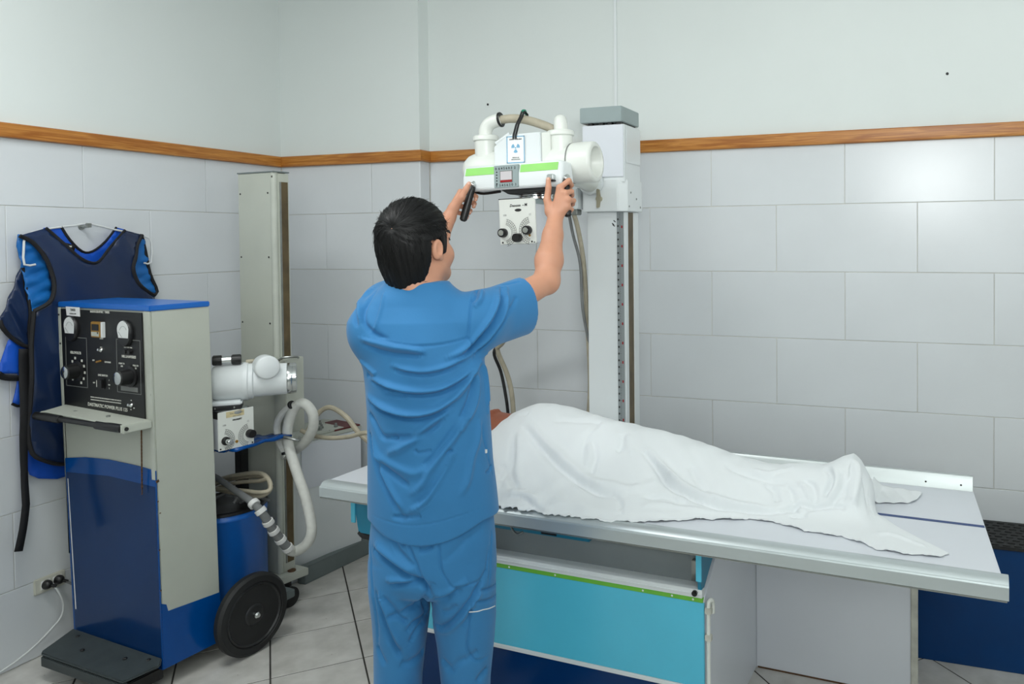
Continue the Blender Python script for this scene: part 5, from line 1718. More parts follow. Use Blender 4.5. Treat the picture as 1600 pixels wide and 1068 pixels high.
for c in pick:
    p, n = HV[c].copy(), HN[c]
    lz = loc[c]
    if np.linalg.norm(p - WH) < 0.012 or lz[1] > 0.05 or (abs(lz[0]) > 0.05 and lz[1] > -0.06 and lz[2] < 0.03):
        continue
    L = rgn.uniform(0.016, 0.034) * (0.6 if lz[2] < -0.04 else 1.0)
    nn = 5
    pos = p + n * (disp[c] - 0.001)
    v0 = flow(p, n)
    lift = rgn.uniform(0.02, 0.24)
    jit = rgn.normal(0, 0.20, 3) * (0.4 if lz[1] > 0.03 else 1)
    b0 = len(sv)
    wv = np.cross(v0, n)
    for i in range(nn):
        t = i / (nn - 1)
        q = pos + (v0 + jit * t * .6) * L * t + n * (lift * L * t - 0.35 * L * t * t * (1 if lz[2] < 0.05 else .6))
        wd = 0.0014 * (1 - 0.8 * t)
        sv += [q - wv * wd, q + n * wd * 1.2, q + wv * wd]
    for i in range(nn - 1):
        a = b0 + 3 * i
        for k in range(2):
            sf.append((a + k, a + k + 1, a + k + 4, a + k + 3))
st = on_person('hair_strands', np.array(sv), np.array(sf), hair_m, parent=hair)
st['kind'] = 'stuff'
scalp = MB().ball(Vector(WH - PO) * 1.0, 0.006, 10)
bmesh.ops.scale(scalp.bm, vec=(1, 1, 0.6), verts=scalp.bm.verts, space=Matrix.Translation(-Vector(WH - PO)))
scalp.build('scalp', skin, hair)

# --- scrub top
tf_ = Field((1.58, -1.90, 0.72), (2.32, -1.15, 1.60), 0.0034)
top = [(0.72, 0.030, 0.0, 0.197, 0.150), (0.80, 0.026, 0.0, 0.194, 0.146), (0.85, 0.025, 0.0, 0.191, 0.144), (0.926, 0.022, 0.0, 0.187, 0.140), (1.003, 0.018, 0.0, 0.182, 0.135), (1.08, 0.016, 0.0, 0.180, 0.130), (1.156, 0.014, 0.0, 0.178, 0.13),
       (1.233, 0.009, 0.0, 0.177, 0.13), (1.309, 0.001, 0.0, 0.176, 0.13), (1.367, -0.012, 0.0, 0.178, 0.125), (1.424, -0.022, 0.0, 0.170, 0.110), (1.47, -0.020, 0.01, 0.128, 0.090), (1.505, -0.018, 0.012, 0.098, 0.085), (1.535, -0.017, 0.015, 0.088, 0.080)]
tf_.stack(top, FRAME, 0.02)
tf_.cone(pw(-0.075, -0.005, 1.455), SHR + [0.0, 0.0, 0.0], 0.062, 0.072, 0.05)
tf_.cone(pw(0.03, 0.0, 1.455), SHL + [0, 0, .005], 0.062, 0.074, 0.05)
tf_.ell(pw(-0.140, -0.005, 1.40), (0.06, 0.085, 0.08), 0.05)
SE = np.array([2.148, -1.300, 1.448])        # centre of the right sleeve opening
dS = (SE - SHR) / np.linalg.norm(SE - SHR)
tf_.cone(SHR - [0, 0, .006], SE + dS * 0.03, 0.088, 0.094, 0.035, flat=0.70, fdir=np.cross(dS, (0, 0, 1)))
LE = np.array([1.752, -1.345, 1.505])
dL = (LE - SHL) / np.linalg.norm(LE - SHL)
tf_.cone(SHL + [0.012, 0.01, 0], LE + dL * 0.03, 0.072, 0.088, 0.04, flat=0.84, fdir=np.cross(dL, (0, 0, 1)))
# openings: sleeves, neck, hem
tf_.cut(lambda X, Y, Z: np.where((X - SHR[0]) * dS[0] + (Y - SHR[1]) * dS[1] + (Z - SHR[2]) * dS[2] > .05,
                                 (X - SE[0]) * dS[0] + (Y - SE[1]) * dS[1] + (Z - SE[2]) * dS[2], -1), SE - 0.2, SE + 0.2)
tf_.cut(lambda X, Y, Z: np.where((X - SHL[0]) * dL[0] + (Y - SHL[1]) * dL[1] + (Z - SHL[2]) * dL[2] > .05,
                                 (X - LE[0]) * dL[0] + (Y - LE[1]) * dL[1] + (Z - LE[2]) * dL[2], -1), LE - 0.2, LE + 0.2)
tf_.cone(SHR + dS * 0.08 - [0, 0, .006], SE + dS * 0.06, 0.070, 0.0885, 0.0, sub=True, flat=0.60, fdir=np.cross(dS, (0, 0, 1)))
tf_.cone(SHL + dL * 0.12, LE + dL * 0.05, 0.055, 0.080, 0.0, sub=True, flat=0.76, fdir=np.cross(dL, (0, 0, 1)))
nc = pw(-0.016, 0.030, 1.582)
tf_.ell(nc, (0.098, 0.098, 0.062), 0.004, sub=True)
hemU = lambda X, Y: (X - PC[0]) * PR_[0] + (Y - PC[1]) * PR_[1]
hemF = lambda X, Y: (X - PC[0]) * PF[0] + (Y - PC[1]) * PF[1]


def hem(X, Y, Z):
    u, f = hemU(X, Y), hemF(X, Y)
    zz = np.where(f < 0.03, 0.802 + 0.046 * np.clip(np.abs(u - 0.02) / 0.16, 0, 1) ** 2.0, 0.85)
    return zz - Z


tf_.cut(hem, (1.5, -2, 0.6), (2.4, -1.1, 0.95))
# slit at the right side
tf_.cut(lambda X, Y, Z: np.where(hemU(X, Y) > 0.10, 0.0055 + 0.10 * np.clip(0.93 - Z, 0, 1) - np.abs(hemF(X, Y) - 0.045 + 0.02 * (0.93 - Z) / .1) - np.where(Z > 0.93, 1, 0), -1), (1.9, -1.7, 0.7), (2.4, -1.2, 0.95))
TV, TFc = tf_.surface('top')
TV = relax(TV, TFc, 3)
# --- trousers
uf = Field((1.66, -1.86, -0.0), (2.28, -1.28, 1.00), 0.0038)
pel = [(0.625, 0.022, 0.0, 0.10, 0.10), (0.645, 0.022, 0.0, 0.175, 0.128), (0.67, 0.021, 0.0, 0.184, 0.140), (0.696, 0.021, 0.0, 0.186, 0.143), (0.773, 0.021, 0.0, 0.184, 0.143), (0.85, 0.022, 0, 0.176, 0.134), (0.96, 0.02, 0, 0.160, 0.118)]
uf.stack(pel, FRAME, 0.0)
legL = [(0.03, -0.092, -0.015, 0.066, 0.085), (0.20, -0.090, -0.01, 0.066, 0.088), (0.357, -0.087, 0.0, 0.068, 0.092), (0.472, -0.079, 0.0, 0.075, 0.098), (0.549, -0.076, 0.0, 0.082, 0.105), (0.64, -0.078, 0.0, 0.088, 0.118), (0.72, -0.075, 0, 0.085, 0.11)]
legR = [(0.03, 0.112, -0.005, 0.066, 0.085), (0.20, 0.112, 0.0, 0.068, 0.088), (0.338, 0.111, 0.01, 0.072, 0.092), (0.455, 0.112, 0.01, 0.084, 0.098), (0.533, 0.110, 0.005, 0.093, 0.105), (0.63, 0.108, 0.0, 0.096, 0.118), (0.72, 0.105, 0, 0.09, 0.11)]
uf.stack(legL, FRAME, 0.012)
uf.stack(legR, FRAME, 0.012)
# hollow at the ankles
UV, UF = uf.surface('trousers')
UV = relax(UV, UF, 4)
# creases and seams of the scrubs: points on the cloth, height, half width, profile
TOPF, TROF = [
 ([[1.845,-1.713,1.392],[1.885,-1.705,1.383],[1.93,-1.7,1.376],[1.981,-1.69,1.368],[2.024,-1.672,1.363],[2.066,-1.642,1.365],[2.099,-1.599,1.371],[2.121,-1.572,1.378]],0.0028,0.0032,'groove'),
 ([[2.097,-1.505,1.509],[2.115,-1.549,1.483],[2.121,-1.567,1.451],[2.123,-1.575,1.419],[2.118,-1.576,1.381]],0.003,0.0035,'groove'),
 ([[2.118,-1.576,1.381],[2.121,-1.565,1.351],[2.126,-1.561,1.317]],0.0025,0.0035,'groove'),
 ([[1.866,-1.689,0.875],[1.931,-1.706,0.868],[1.982,-1.704,0.863],[2.03,-1.691,0.863],[2.075,-1.668,0.869],[2.121,-1.629,0.879],[2.163,-1.543,0.89]],0.001,0.0022,'groove'),
 ([[2.144,-1.546,1.131],[2.146,-1.546,1.088],[2.15,-1.53,1.034],[2.154,-1.514,0.975]],0.0025,0.0035,'groove'),
 ([[1.849,-1.712,1.385],[1.894,-1.704,1.374],[1.953,-1.698,1.362],[2.0,-1.684,1.354],[2.039,-1.666,1.343]],0.0075,0.011,'ridge'),
 ([[1.854,-1.709,1.368],[1.898,-1.703,1.352],[1.953,-1.699,1.342],[2.001,-1.686,1.338],[2.039,-1.666,1.337]],0.0055,0.008,'groove'),
 ([[1.949,-1.7,1.309],[1.99,-1.692,1.298],[2.027,-1.677,1.292],[2.06,-1.657,1.294],[2.087,-1.633,1.302],[2.109,-1.601,1.318],[2.123,-1.561,1.336]],0.0075,0.009,'ridge'),
 ([[1.953,-1.7,1.297],[1.994,-1.69,1.289],[2.03,-1.675,1.284],[2.06,-1.657,1.286],[2.09,-1.63,1.296],[2.114,-1.594,1.313]],0.0065,0.007,'groove'),
 ([[1.867,-1.69,1.273],[1.928,-1.7,1.253],[1.981,-1.693,1.24],[2.027,-1.678,1.236],[2.067,-1.654,1.239],[2.096,-1.626,1.253],[2.118,-1.593,1.276],[2.129,-1.556,1.304]],0.0085,0.01,'ridge'),
 ([[1.873,-1.692,1.26],[1.932,-1.699,1.241],[1.981,-1.693,1.231],[2.026,-1.678,1.226],[2.067,-1.654,1.229],[2.097,-1.627,1.243],[2.121,-1.59,1.267]],0.0075,0.007,'groove'),
 ([[1.848,-1.677,1.214],[1.899,-1.695,1.194],[1.949,-1.697,1.179],[1.992,-1.69,1.171],[2.033,-1.675,1.172],[2.07,-1.653,1.185],[2.1,-1.625,1.212],[2.121,-1.591,1.251],[2.13,-1.555,1.291],[2.129,-1.521,1.311]],0.0095,0.011,'ridge'),
 ([[1.851,-1.679,1.2],[1.898,-1.695,1.181],[1.949,-1.697,1.166],[1.991,-1.69,1.159],[2.033,-1.675,1.161],[2.07,-1.653,1.173],[2.102,-1.623,1.202]],0.0085,0.008,'groove'),
 ([[1.915,-1.699,1.234],[1.95,-1.698,1.224],[1.989,-1.691,1.223]],0.004,0.006,'groove'),
 ([[1.827,-1.683,1.318],[1.85,-1.687,1.305],[1.875,-1.694,1.291]],0.004,0.007,'ridge'),
 ([[1.818,-1.66,1.285],[1.867,-1.69,1.273]],0.003,0.006,'groove'),
 ([[2.083,-1.633,1.326],[2.105,-1.601,1.338],[2.119,-1.571,1.36],[2.144,-1.556,1.392],[2.165,-1.535,1.428],[2.169,-1.503,1.468],[2.146,-1.45,1.507]],0.008,0.009,'ridge'),
 ([[2.1,-1.616,1.316],[2.119,-1.571,1.339],[2.147,-1.546,1.379],[2.173,-1.523,1.419],[2.175,-1.489,1.463],[2.151,-1.438,1.506]],0.007,0.007,'groove'),
 ([[2.122,-1.569,1.326],[2.147,-1.538,1.365],[2.176,-1.513,1.41],[2.179,-1.471,1.457],[2.16,-1.428,1.501]],0.008,0.009,'ridge'),
 ([[2.127,-1.554,1.316],[2.152,-1.523,1.359],[2.18,-1.498,1.404],[2.183,-1.456,1.447]],0.0055,0.007,'groove'),
 ([[2.127,-1.558,1.463],[2.135,-1.535,1.484],[2.119,-1.497,1.509]],0.0055,0.007,'ridge'),
 ([[2.119,-1.553,1.477],[2.117,-1.528,1.498],[2.097,-1.493,1.511]],0.0065,0.006,'groove'),
 ([[2.185,-1.469,1.431],[2.182,-1.429,1.458],[2.181,-1.398,1.486]],0.003,0.008,'groove'),
 ([[2.132,-1.417,1.52],[2.146,-1.389,1.523],[2.158,-1.356,1.527]],0.003,0.004,'groove'),
 ([[2.131,-1.536,1.305],[2.132,-1.515,1.276],[2.136,-1.511,1.233],[2.142,-1.513,1.17]],0.006,0.008,'ridge'),
 ([[2.13,-1.559,1.287],[2.135,-1.556,1.241],[2.135,-1.569,1.189],[2.124,-1.598,1.14]],0.006,0.01,'ridge'),
 ([[2.128,-1.571,1.277],[2.13,-1.575,1.236],[2.125,-1.591,1.193],[2.114,-1.612,1.151]],0.005,0.008,'groove'),
 ([[1.889,-1.647,1.515],[1.897,-1.67,1.476],[1.897,-1.697,1.421],[1.89,-1.701,1.409]],0.0035,0.005,'ridge'),
 ([[1.798,-1.582,1.519],[1.795,-1.621,1.487],[1.833,-1.69,1.456],[1.853,-1.706,1.429]],0.006,0.01,'ridge'),
 ([[1.832,-1.613,1.512],[1.841,-1.66,1.486],[1.848,-1.69,1.456],[1.864,-1.705,1.425],[1.893,-1.702,1.397],[1.938,-1.698,1.382]],0.0055,0.008,'groove'),
 ([[1.808,-1.659,1.473],[1.827,-1.698,1.444],[1.842,-1.711,1.417]],0.004,0.007,'groove'),
 ([[1.848,-1.675,1.168],[1.878,-1.689,1.14],[1.907,-1.695,1.106],[1.933,-1.697,1.103]],0.006,0.009,'groove'),
 ([[2.091,-1.635,1.179],[2.06,-1.66,1.152],[2.033,-1.675,1.127],[2.006,-1.685,1.101],[1.969,-1.695,1.076],[1.928,-1.698,1.057]],0.0075,0.013,'ridge'),
 ([[2.086,-1.641,1.16],[2.053,-1.664,1.13],[2.018,-1.681,1.111],[1.978,-1.693,1.105],[1.928,-1.697,1.104]],0.005,0.01,'groove'),
 ([[2.126,-1.593,1.165],[2.111,-1.616,1.123],[2.091,-1.637,1.082],[2.067,-1.659,1.044],[2.048,-1.673,1.01],[2.031,-1.683,0.975],[2.001,-1.695,0.947]],0.0065,0.012,'ridge'),
 ([[2.108,-1.619,1.136],[2.082,-1.645,1.087],[2.057,-1.665,1.049],[2.033,-1.679,1.027]],0.0035,0.01,'groove'),
 ([[1.877,-1.689,1.036],[1.924,-1.7,1.015],[1.962,-1.7,0.994],[1.997,-1.695,0.971]],0.0055,0.01,'groove'),
 ([[1.876,-1.689,1.053],[1.934,-1.699,1.032],[1.979,-1.696,1.015],[2.012,-1.689,1.007],[2.044,-1.674,1.022]],0.004,0.013,'ridge'),
 ([[1.849,-1.675,1.11],[1.877,-1.689,1.041],[1.908,-1.699,0.984],[1.945,-1.704,0.932],[1.969,-1.704,0.898]],0.0065,0.01,'groove'),
 ([[1.866,-1.684,1.101],[1.893,-1.694,1.043],[1.924,-1.701,0.986],[1.959,-1.703,0.933],[1.981,-1.702,0.907]],0.005,0.01,'ridge'),
 ([[2.103,-1.627,1.064],[2.084,-1.649,1.019],[2.06,-1.67,0.965],[2.036,-1.685,0.927],[2.002,-1.698,0.899]],0.006,0.012,'ridge'),
 ([[2.095,-1.637,1.045],[2.069,-1.662,0.992],[2.043,-1.68,0.947],[2.01,-1.695,0.915]],0.004,0.009,'groove'),
 ([[2.083,-1.647,1.055],[2.092,-1.638,1.064],[2.099,-1.632,1.061]],0.004,0.005,'groove'),
 ([[1.946,-1.706,0.884],[1.977,-1.703,0.884],[2.01,-1.696,0.887]],0.004,0.007,'groove'),
 ([[2.141,-1.557,1.141],[2.141,-1.566,1.084],[2.135,-1.588,1.035],[2.13,-1.604,0.977],[2.119,-1.625,0.933]],0.005,0.012,'ridge'),
 ([[2.01,-1.685,1.075],[2.018,-1.683,1.063],[2.04,-1.673,1.066]],0.003,0.005,'groove'),
 ([[2.153,-1.548,0.98],[2.154,-1.526,0.982],[2.151,-1.508,0.994]],0.004,0.005,'groove')], [
 ([[1.862,-1.685,0.778],[1.909,-1.703,0.76],[1.952,-1.707,0.74],[1.993,-1.702,0.718],[2.033,-1.689,0.697],[2.049,-1.671,0.656]],0.0095,0.01,'groove'),
 ([[1.873,-1.689,0.793],[1.926,-1.705,0.772],[1.971,-1.705,0.748],[2.009,-1.698,0.725]],0.005,0.014,'ridge'),
 ([[1.985,-1.695,0.843],[1.998,-1.697,0.799],[2.018,-1.695,0.754],[2.027,-1.692,0.725],[2.045,-1.68,0.672]],0.0035,0.004,'groove'),
 ([[1.962,-1.698,0.841],[1.973,-1.7,0.814]],0.003,0.006,'groove'),
 ([[1.943,-1.7,0.831],[1.961,-1.704,0.792],[1.989,-1.702,0.766]],0.004,0.01,'groove'),
 ([[2.019,-1.692,0.793],[2.04,-1.684,0.792],[2.057,-1.674,0.803]],0.005,0.008,'groove'),
 ([[1.933,-1.707,0.686],[1.979,-1.704,0.694],[2.013,-1.696,0.699],[2.036,-1.688,0.701]],0.007,0.008,'groove'),
 ([[1.921,-1.707,0.7],[1.97,-1.705,0.704],[2.013,-1.696,0.71]],0.005,0.012,'ridge'),
 ([[2.02,-1.611,0.542],[2.054,-1.623,0.545],[2.096,-1.626,0.576],[2.128,-1.614,0.614],[2.145,-1.594,0.644],[2.154,-1.571,0.675]],0.0095,0.01,'groove'),
 ([[2.026,-1.612,0.531],[2.069,-1.624,0.543],[2.112,-1.62,0.582],[2.14,-1.602,0.621],[2.152,-1.573,0.654]],0.006,0.013,'ridge'),
 ([[2.048,-1.663,0.643],[2.075,-1.645,0.642],[2.104,-1.637,0.661],[2.118,-1.628,0.67]],0.006,0.01,'groove'),
 ([[2.054,-1.671,0.661],[2.081,-1.654,0.661],[2.109,-1.637,0.673]],0.004,0.012,'ridge'),
 ([[2.055,-1.631,0.592],[2.086,-1.633,0.602],[2.105,-1.631,0.621]],0.004,0.01,'groove'),
 ([[1.885,-1.703,0.663],[1.902,-1.703,0.606],[1.915,-1.695,0.553],[1.934,-1.682,0.498],[1.949,-1.662,0.456]],0.008,0.011,'groove'),
 ([[1.897,-1.706,0.666],[1.914,-1.702,0.603],[1.927,-1.691,0.549],[1.946,-1.671,0.49]],0.005,0.011,'ridge'),
 ([[1.914,-1.7,0.589],[1.945,-1.687,0.588],[1.964,-1.659,0.563]],0.006,0.008,'groove'),
 ([[1.942,-1.69,0.589],[1.965,-1.666,0.603],[1.977,-1.634,0.612],[2.045,-1.68,0.672]],0.006,0.01,'groove'),
 ([[1.905,-1.707,0.655],[1.931,-1.701,0.626],[1.947,-1.686,0.592]],0.005,0.01,'groove'),
 ([[1.956,-1.666,0.535],[1.97,-1.641,0.553],[1.972,-1.585,0.558],[2.001,-1.604,0.602]],0.006,0.01,'groove'),
 ([[1.959,-1.653,0.497],[1.97,-1.627,0.529],[1.971,-1.592,0.539]],0.005,0.01,'groove'),
 ([[1.94,-1.671,0.446],[1.954,-1.648,0.437],[1.96,-1.621,0.437]],0.005,0.014,'groove'),
 ([[1.869,-1.684,0.497],[1.893,-1.689,0.46],[1.903,-1.689,0.445]],0.004,0.01,'groove'),
 ([[2.061,-1.607,0.407],[2.09,-1.606,0.438],[2.113,-1.594,0.449]],0.004,0.012,'groove'),
 ([[2.031,-1.599,0.438],[2.056,-1.607,0.424],[2.06,-1.606,0.403]],0.004,0.012,'groove'),
 ([[2.138,-1.523,0.39],[2.135,-1.551,0.382],[2.129,-1.565,0.367]],0.005,0.012,'groove'),
 ([[2.111,-1.613,0.549],[2.128,-1.607,0.579],[2.136,-1.604,0.604]],0.004,0.01,'groove'),
 ([[2.064,-1.665,0.839],[2.073,-1.665,0.796],[2.079,-1.664,0.733],[2.089,-1.657,0.706],[2.1,-1.645,0.679],[2.118,-1.628,0.675],[2.138,-1.605,0.675],[2.155,-1.565,0.684],[2.157,-1.548,0.727],[2.157,-1.538,0.771]],0.003,0.0032,'groove'),
 ([[2.065,-1.667,0.819],[2.09,-1.649,0.818],[2.116,-1.622,0.823],[2.136,-1.591,0.838]],0.0032,0.0035,'groove'),
 ([[2.079,-1.664,0.754],[2.102,-1.646,0.771],[2.121,-1.622,0.798],[2.137,-1.594,0.811]],0.003,0.012,'groove'),
 ([[2.136,-1.608,0.636],[2.132,-1.604,0.587],[2.124,-1.6,0.532],[2.117,-1.596,0.481],[2.13,-1.574,0.438],[2.142,-1.529,0.43]],0.0032,0.0035,'groove'),
 ([[2.149,-1.584,0.649],[2.156,-1.556,0.641],[2.145,-1.481,0.623]],0.0045,0.005,'groove'),
 ([[2.139,-1.604,0.622],[2.154,-1.569,0.611],[2.146,-1.485,0.591]],0.004,0.005,'groove'),
 ([[2.154,-1.519,0.804],[2.158,-1.532,0.734],[2.158,-1.541,0.659]],0.003,0.004,'groove'),
 ([[1.834,-1.659,0.804],[1.86,-1.69,0.715],[1.878,-1.699,0.609],[1.877,-1.687,0.5]],0.003,0.006,'groove')]
PIPING = [[2.133, -1.605, 0.595], [2.145, -1.587, 0.59], [2.153, -1.561, 0.585], [2.156, -1.532, 0.578], [2.151, -1.501, 0.569]]
SIDE_TAG = [2.149, -1.537, 1.04]


def apply_folds(V, F, folds, extra=0.0):
    N = normals(V, F)
    d = np.zeros(len(V))
    for pts, amp, w, kind in folds:
        fold(V, N, pts, amp * 1.9, w * 0.85, kind, disp=d)
    V = V + N * d[:, None]
    return relax(V, F, 1, 0.2)


TV2 = apply_folds(TV, TFc, TOPF)
UV2 = apply_folds(UV, UF, TROF)
top_o = on_person('scrub_top', TV2, TFc, scrub)
tro_o = on_person('scrub_trousers', UV2, UF, scrub)
for u in (-0.088, 0.112):
    p = Vector(pw(u, 0.03, 0) - PO)
    rot = Matrix.Rotation(PT, 4, 'Z')
    sh = MB()
    sh.prism([(-0.045, -0.11, 0), (0.045, -0.11, 0), (0.052, 0.06, 0), (0.038, 0.15, 0), (-0.038, 0.15, 0), (-0.052, 0.06, 0)], (0, 0, 0.03))
    sh.ball((0, 0.03, 0.045), (0.046, 0.115, 0.04), 20)
    sh.ball((0, -0.06, 0.055), (0.042, 0.055, 0.05), 20)
    bmesh.ops.transform(sh.bm, matrix=Matrix.Translation(p) @ rot, verts=sh.bm.verts)
    sh.build('shoe', M['black'], person, 0.004)
n_ = normals(UV2, UF)
pl_ = []
for p in dense(PIPING, 0.012):
    k = ((UV2 - p) ** 2).sum(1).argmin()
    pl_.append(Vector(UV2[k] + n_[k] * 0.0008 - PO))
MB().tube(pl_, 0.0016, 8, 2).build('pocket_piping', M['paper'], tro_o)
k = ((TV2 - np.array(SIDE_TAG)) ** 2).sum(1).argmin()
MB().box(Vector(TV2[k] - PO), (0.007, 0.007, 0.010)).build('side_label', M['paper'], top_o)
# ---------------------------------------------------------------- patient lying on the table, under the sheet
pskin = mat('patient_skin', sr(150, 84, 58), 0.5, var=0.06, vscale=20, bump=0.12, bscale=90)
TOV, TAZ = np.array([1.21, -1.173]), R(-3.15)


def tw(x, y, z):
    """table coordinates to room coordinates"""
    c, s = math.cos(TAZ), math.sin(TAZ)
    return np.array([TOV[0] + x * c - y * s, TOV[1] + x * s + y * c, z])


YC = 0.44
qf = Field((-0.06, 0.02, 0.735), (2.02, 0.80, 1.05), 0.006)   # in table coordinates
qf.ell((0.17, YC, 0.86), (0.105, 0.078, 0.095), 0.01)
qf.ell((0.19, YC, 0.915), (0.07, 0.060, 0.055), 0.03)
qf.cone((0.155, YC, 0.955), (0.185, YC, 0.962), 0.010, 0.014, 0.012)
qf.cone((0.24, YC, 0.86), (0.34, YC, 0.845), 0.055, 0.06, 0.03)
qf.cone((0.36, YC - .15, 0.835), (0.36, YC + .15, 0.835), 0.075, 0.075, 0.05)
qf.cone((0.40, YC, 0.86), (0.75, YC, 0.855), 0.125, 0.115, 0.05, flat=0.85, fdir=(0, 0, 1))
qf.cone((0.75, YC - .06, 0.845), (0.95, YC - .08, 0.835), 0.105, 0.095, 0.05)
qf.cone((0.75, YC + .06, 0.845), (0.95, YC + .08, 0.835), 0.105, 0.095, 0.05)
for s in (-1, 1):
    qf.cone((0.95, YC + .075 * s, 0.825), (1.36, YC + .015 + .042 * s, 0.800), 0.072, 0.042, 0.03)
    qf.cone((1.36, YC + .015 + .042 * s, 0.798), (1.82, YC + .02 + .036 * s, 0.786), 0.038, 0.028, 0.02)
    qf.cone((1.83, YC + .02 + .036 * s, 0.782), (1.868, YC + .02 + .040 * s, 0.850), 0.027, 0.018, 0.02)
    qf.ell((0.17, YC + .079 * s, 0.865), (0.018, 0.008, 0.028), 0.004)
qf.cone((0.36, YC - .2, 0.83), (0.62, YC - .215, 0.800), 0.042, 0.034, 0.03)
qf.cone((0.62, YC - .215, 0.800), (0.80, YC - .10, 0.90), 0.034, 0.024, 0.02)
qf.cone((0.36, YC + .2, 0.84), (0.63, YC + .17, 0.86), 0.046, 0.038, 0.03)
# the bent far arm: fist beside the chin
FK = np.array((0.482, 0.45, 0.925))
qf.cone((0.63, YC + .17, 0.86), (0.53, 0.50, 0.895), 0.036, 0.027, 0.02)
qf.cone((0.53, 0.49, 0.90), FK, 0.027, 0.024, 0.02)
for i in range(4):
    y = 0.412 + 0.0185 * i
    zt = 0.966 - 0.002 * abs(i - 1.3)
    qf.chain([(0.497, y, 0.935), (0.487, y - .002, zt), (0.460, y - .004, zt - .010), (0.462, y - .002, 0.915)], (0.0125, 0.0115, 0.0105, 0.009), 0.004)
qf.chain([(0.50, 0.41, 0.905), (0.484, 0.396, 0.928), (0.468, 0.402, 0.944)], (0.014, 0.012, 0.010), 0.006)
QV, QF = qf.surface('p')
QV = relax(QV, QF, 2)
pat = thing('patient', 'person lying on the table under the white sheet, only a brown fist showing', 'person', (TOV[0], TOV[1], 0), TAZ)
link_mesh('body', np_mesh('body', QV, QF), pskin, pat, True, 180)
ph = MB().ball((0.145, YC, 0.855), (0.088, 0.088, 0.098), 24)
ph.build('hair', hair_m, pat)

# ---------------------------------------------------------------- the sheet
sheet_m = mat('white_sheet', sr(236, 240, 242), 0.8, var=0.01, vscale=4, bump=0.08, bscale=200, sheen=0.1)
SZ = 0.7495
FX = [0.33, 0.50, 0.775, 0.851, 0.925, 0.987, 1.059, 1.181, 1.291, 1.367, 1.455, 1.631, 1.711, 1.801, 1.905, 1.968, 2.013, 2.085, 2.167, 2.198, 2.216]
FY = [0.02, 0.015, 0.006, 0.004, 0.008, 0.004, 0.012, 0.018, 0.054, 0.09, 0.144, 0.212, 0.204, 0.167, 0.163, 0.138, 0.104, 0.092, 0.103, 0.111, 0.135]
BXs = [0.33, 0.6, 1.0, 1.5, 1.75, 1.93, 1.955, 1.972, 1.992, 2.069, 2.168, 2.216]
BYs = [0.76, 0.765, 0.75, 0.72, 0.71, 0.70, 0.60, 0.47, 0.399, 0.294, 0.194, 0.142]
HX = [0.33, 0.40, 0.47, 0.505, 0.56, 0.635, 0.70, 0.755, 0.83, 0.90, 1.12, 1.165, 1.275, 1.36, 1.46, 1.51, 1.65, 1.68, 1.80, 1.87, 1.902, 1.925, 1.958, 1.99, 2.22]
HZ = [0.06, 0.10, 0.142, 0.165, 0.205, 0.242, 0.262, 0.262, 0.247, 0.233, 0.203, 0.199, 0.184, 0.162, 0.134, 0.124, 0.106, 0.112, 0.128, 0.160, 0.172, 0.150, 0.088, 0.012, 0.0]


def sheet_h(x, y):
    """base height of the sheet over the table top"""
    yf, yb = np.interp(x, FX, FY), np.interp(x, BXs, BYs)
    H = np.interp(x, HX, HZ)
    yr = np.interp(x, [0.3, 0.7, 1.2, 1.5, 1.9, 2.2], [0.44, 0.45, 0.44, 0.45, 0.46, 0.46])
    w = np.interp(x, [0.3, 0.6, 0.9, 1.3, 1.6, 1.75, 1.9, 2.0], [0.26, 0.30, 0.29, 0.22, 0.15, 0.13, 0.13, 0.12])
    pw_ = np.interp(x, [0.3, 0.9, 1.4, 1.7], [2.2, 1.9, 2.0, 2.6])
    g = np.exp(-(np.abs(y - yr) / w) ** pw_)
    e = np.clip((y - yf) / 0.05, 0, 1) * np.clip((yb - y) / 0.04, 0, 1)
    e = e * e * (3 - 2 * e)
    return H * g * (0.15 + 0.85 * e) * np.where(e <= 0, 0, 1)


nx, nt = 330, 150
xs = np.linspace(0.33, 2.216, nx)
tt = np.linspace(0, 1, nt)
gx = np.repeat(xs[:, None], nt, 1)
yf, yb = np.interp(xs, FX, FY), np.interp(xs, BXs, BYs)
rip = 0.0035 * np.sin(xs * 83) + 0.0025 * np.sin(xs * 191 + 1) + 0.002 * np.sin(xs * 317)
gy = (yf + rip)[:, None] + (yb - yf - rip)[:, None] * tt[None]
gz = SZ + 0.003 + sheet_h(gx, gy)
SVt = np.stack([gx, gy, gz], -1).reshape(-1, 3)
ii = np.arange(nx * nt).reshape(nx, nt)
SF = np.stack([ii[:-1, :-1], ii[1:, :-1], ii[1:, 1:], ii[:-1, 1:]], -1).reshape(-1, 4)
SN = normals(SVt, SF)
sd = np.zeros(len(SVt))

